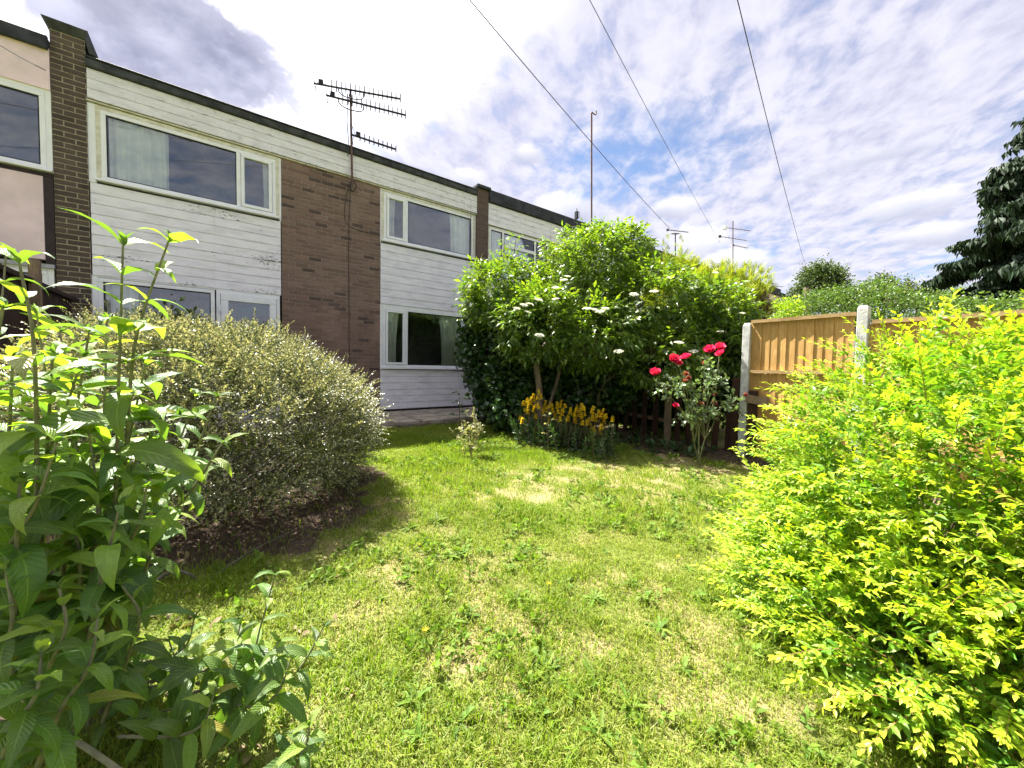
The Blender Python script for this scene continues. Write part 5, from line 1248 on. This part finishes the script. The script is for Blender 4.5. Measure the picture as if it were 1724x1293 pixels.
tree('small_tree', 'loose small tree right of the round tree', [(W(1478, 492, 27), (1.0, 1.0, .9)), (W(1490, 478, 27), (.6, .6, .7))], 480, gb(1478, 27), rmin=.2)
tree('purple_shrub', 'dark purplish bush between the loose trees', [(W(1512, 505, 26), (.7, .7, .7))], 260, gb(1512, 26), 'dead', rmin=.3, tr=.1)
tree('small_tree', 'thin wispy tree right of the purplish bush', [(W(1545, 497, 30), (1.1, 1.1, .8)), (W(1530, 488, 30), (.5, .5, .9))], 330, gb(1545, 30), rmin=.1)
tree('small_tree', 'pale green bushy tree left of the dark spruce', [(W(1605, 505, 32), (1.6, 1.6, 1.0)), (W(1630, 512, 32), (1.2, 1.2, .9)), (W(1580, 515, 32), (1.1, 1.1, .8))], 900, gb(1605, 32), 'hedge', rmin=.3)
tree('small_tree', 'low dark tree just behind the round tree', [(W(1440, 505, 34), (1.3, 1.3, 1.2))], 420, gb(1440, 34), rmin=.3)
hg = tag(empty('ivy_hedge', gb(1450, 13)), 'long ivy covered hedge showing above the timber fence', 'hedge')
LHG = [(W(u, v, d), (1.0, .9, h)) for (u, v, d, h) in ((1330, 525, 14, .5), (1375, 520, 13.5, .55), (1420, 515, 13, .62), (1465, 508, 12.5, .62), (1500, 515, 12, .5), (1545, 524, 11.5, .38), (1600, 528, 11, .36), (1660, 530, 10.5, .36), (1720, 528, 10, .4))]
LHG += [(np.array([c[0], c[1], -.6]), (1.0, .9, 1.2)) for c, _ in LHG]
P, D = lobes(LHG, 7000, .75, -1.2); plant(hg, LM['hedge'], CS, rotmat(outward(D, .3, .4), ups(len(P), .4), P, RG.uniform(.7, 1.2, len(P))), RG.integers(0, 4, len(P)))
yb = tag(empty('yellow_shrub', gb(1325, 11)), 'small yellow leaved shrub at the end of the hedge', 'shrub')
P, D = lobes([(W(1328, 523, 12), (.36, .36, .30)), (W(1316, 530, 12), (.3, .3, .4)), (W(1325, 560, 12), (.4, .4, .8))], 330, .5); plant(yb, LM['gold'], CS, rotmat(outward(D), ups(len(P)), P, .9), RG.integers(0, 4, len(P)))
# dark spruce at the right edge
spb = gb(1828, 20); sp_t = tag(empty('spruce_tree', spb), 'tall dark blue green spruce at the right edge', 'tree')
def branchlet(seed):
    r = np.random.default_rng(seed); p = Proto()
    for j in range(12):
        t = j/12; sg = 1 if j % 2 else -1; l = .40*(1-.4*t)*r.uniform(.7, 1.2); V, F, U = leaf2(l, .13, .3, .9)
        p.add(xf(rotmat(np.array([[sg*.6*r.uniform(.5, 1), .55, -.55+r.normal(0, .2)]]), np.array([[0, 0, 1.0]]))[0], V)+[0, t*.7, -.12*t], F, min(1, r.random()*.6+.4*t), r.random(), U)
    return p.done()
BR = [branchlet(900+i) for i in range(5)]
ms = []; tp_ = [([spb, (spb[0], spb[1], 8), (spb[0], spb[1], 17)], .4, .05)]
toC = norm(-spb*np.array([1, 1, 0]))
for i in range(190):
    z = RG.uniform(-.6, 16.6); R = 5.2*min(1, (17.2-z)/11)**.8*RG.uniform(.72, 1.06); a = RG.uniform(0, 6.28)
    o_ = np.array([math.cos(a), math.sin(a), 0]); n = int(R*7)+3; st = np.array([spb[0], spb[1], z+.5])
    pts = [st+o_*R*t+np.array([0, 0, .25*t-R*.28*t*t+.12*R*max(0, t-.8)]) for t in np.linspace(.12, 1, 6)]; tp_.append((pts, .05, .012))
    PP = smoothpath(pts, 4); tt = RG.random(int(n*(3.6 if np.dot(o_, toC) > -.35 else .7)))**.65
    for t in tt:
        c = np.array([np.interp(t, np.linspace(0, 1, len(PP)), PP[:, q]) for q in range(3)]); sd_ = np.cross(o_, [0, 0, 1])*RG.normal(0, .8)
        ms.append(rotmat((o_+sd_+np.array([0, 0, RG.normal(-.25, .2)]))[None], ups(1, .3), c+RG.normal(0, .12, 3), RG.uniform(1.0, 1.7)*(1.5 if t < .45 else 1))[0])
plant(sp_t, LM['spruce'], BR, np.array(ms), RG.integers(0, 5, len(ms)), massname='crown'); trunkmesh(tp_).build('trunk', M['bark_grey'], sp_t, True)
# the garden end behind the photographer, mirrored in the panes
for i, (x, y, h) in enumerate(((-7, -9, 2.6), (-2.5, -10, 3.2), (2.5, -9.5, 2.4), (7, -10.5, 3.4), (12, -9, 2.8))):
    tree('garden_tree', ('leafy tree at the garden end, leftmost as mirrored in the panes', 'broad tree at the garden end behind the viewpoint', 'low tree at the garden end behind the viewpoint', 'tallest tree at the garden end behind the viewpoint', 'tree at the far corner of the garden end')[i],
         [(np.array([x, y, h*.35]), (2.3, 1.6, h*.5)), (np.array([x+1.2, y, h*.2]), (1.6, 1.4, h*.5))], 420, np.array([x, y, -1.5]), 'far', group='trees at the garden end', sc=1.7)

tw = trunkmesh([([WZ(250, 985, -1.19), WZ(290, 962, -1.12), WZ(318, 966, -1.12), WZ(336, 980, -1.2)], .009, .005), ([WZ(340, 985, -1.2), WZ(420, 930, -1.12), WZ(500, 890, -1.1)], .006, .003)]).build('fallen_twig', M['bark_grey'], None, True)
tag(tw, 'bare arched twig lying on the earth beside the domed bush', 'twig')
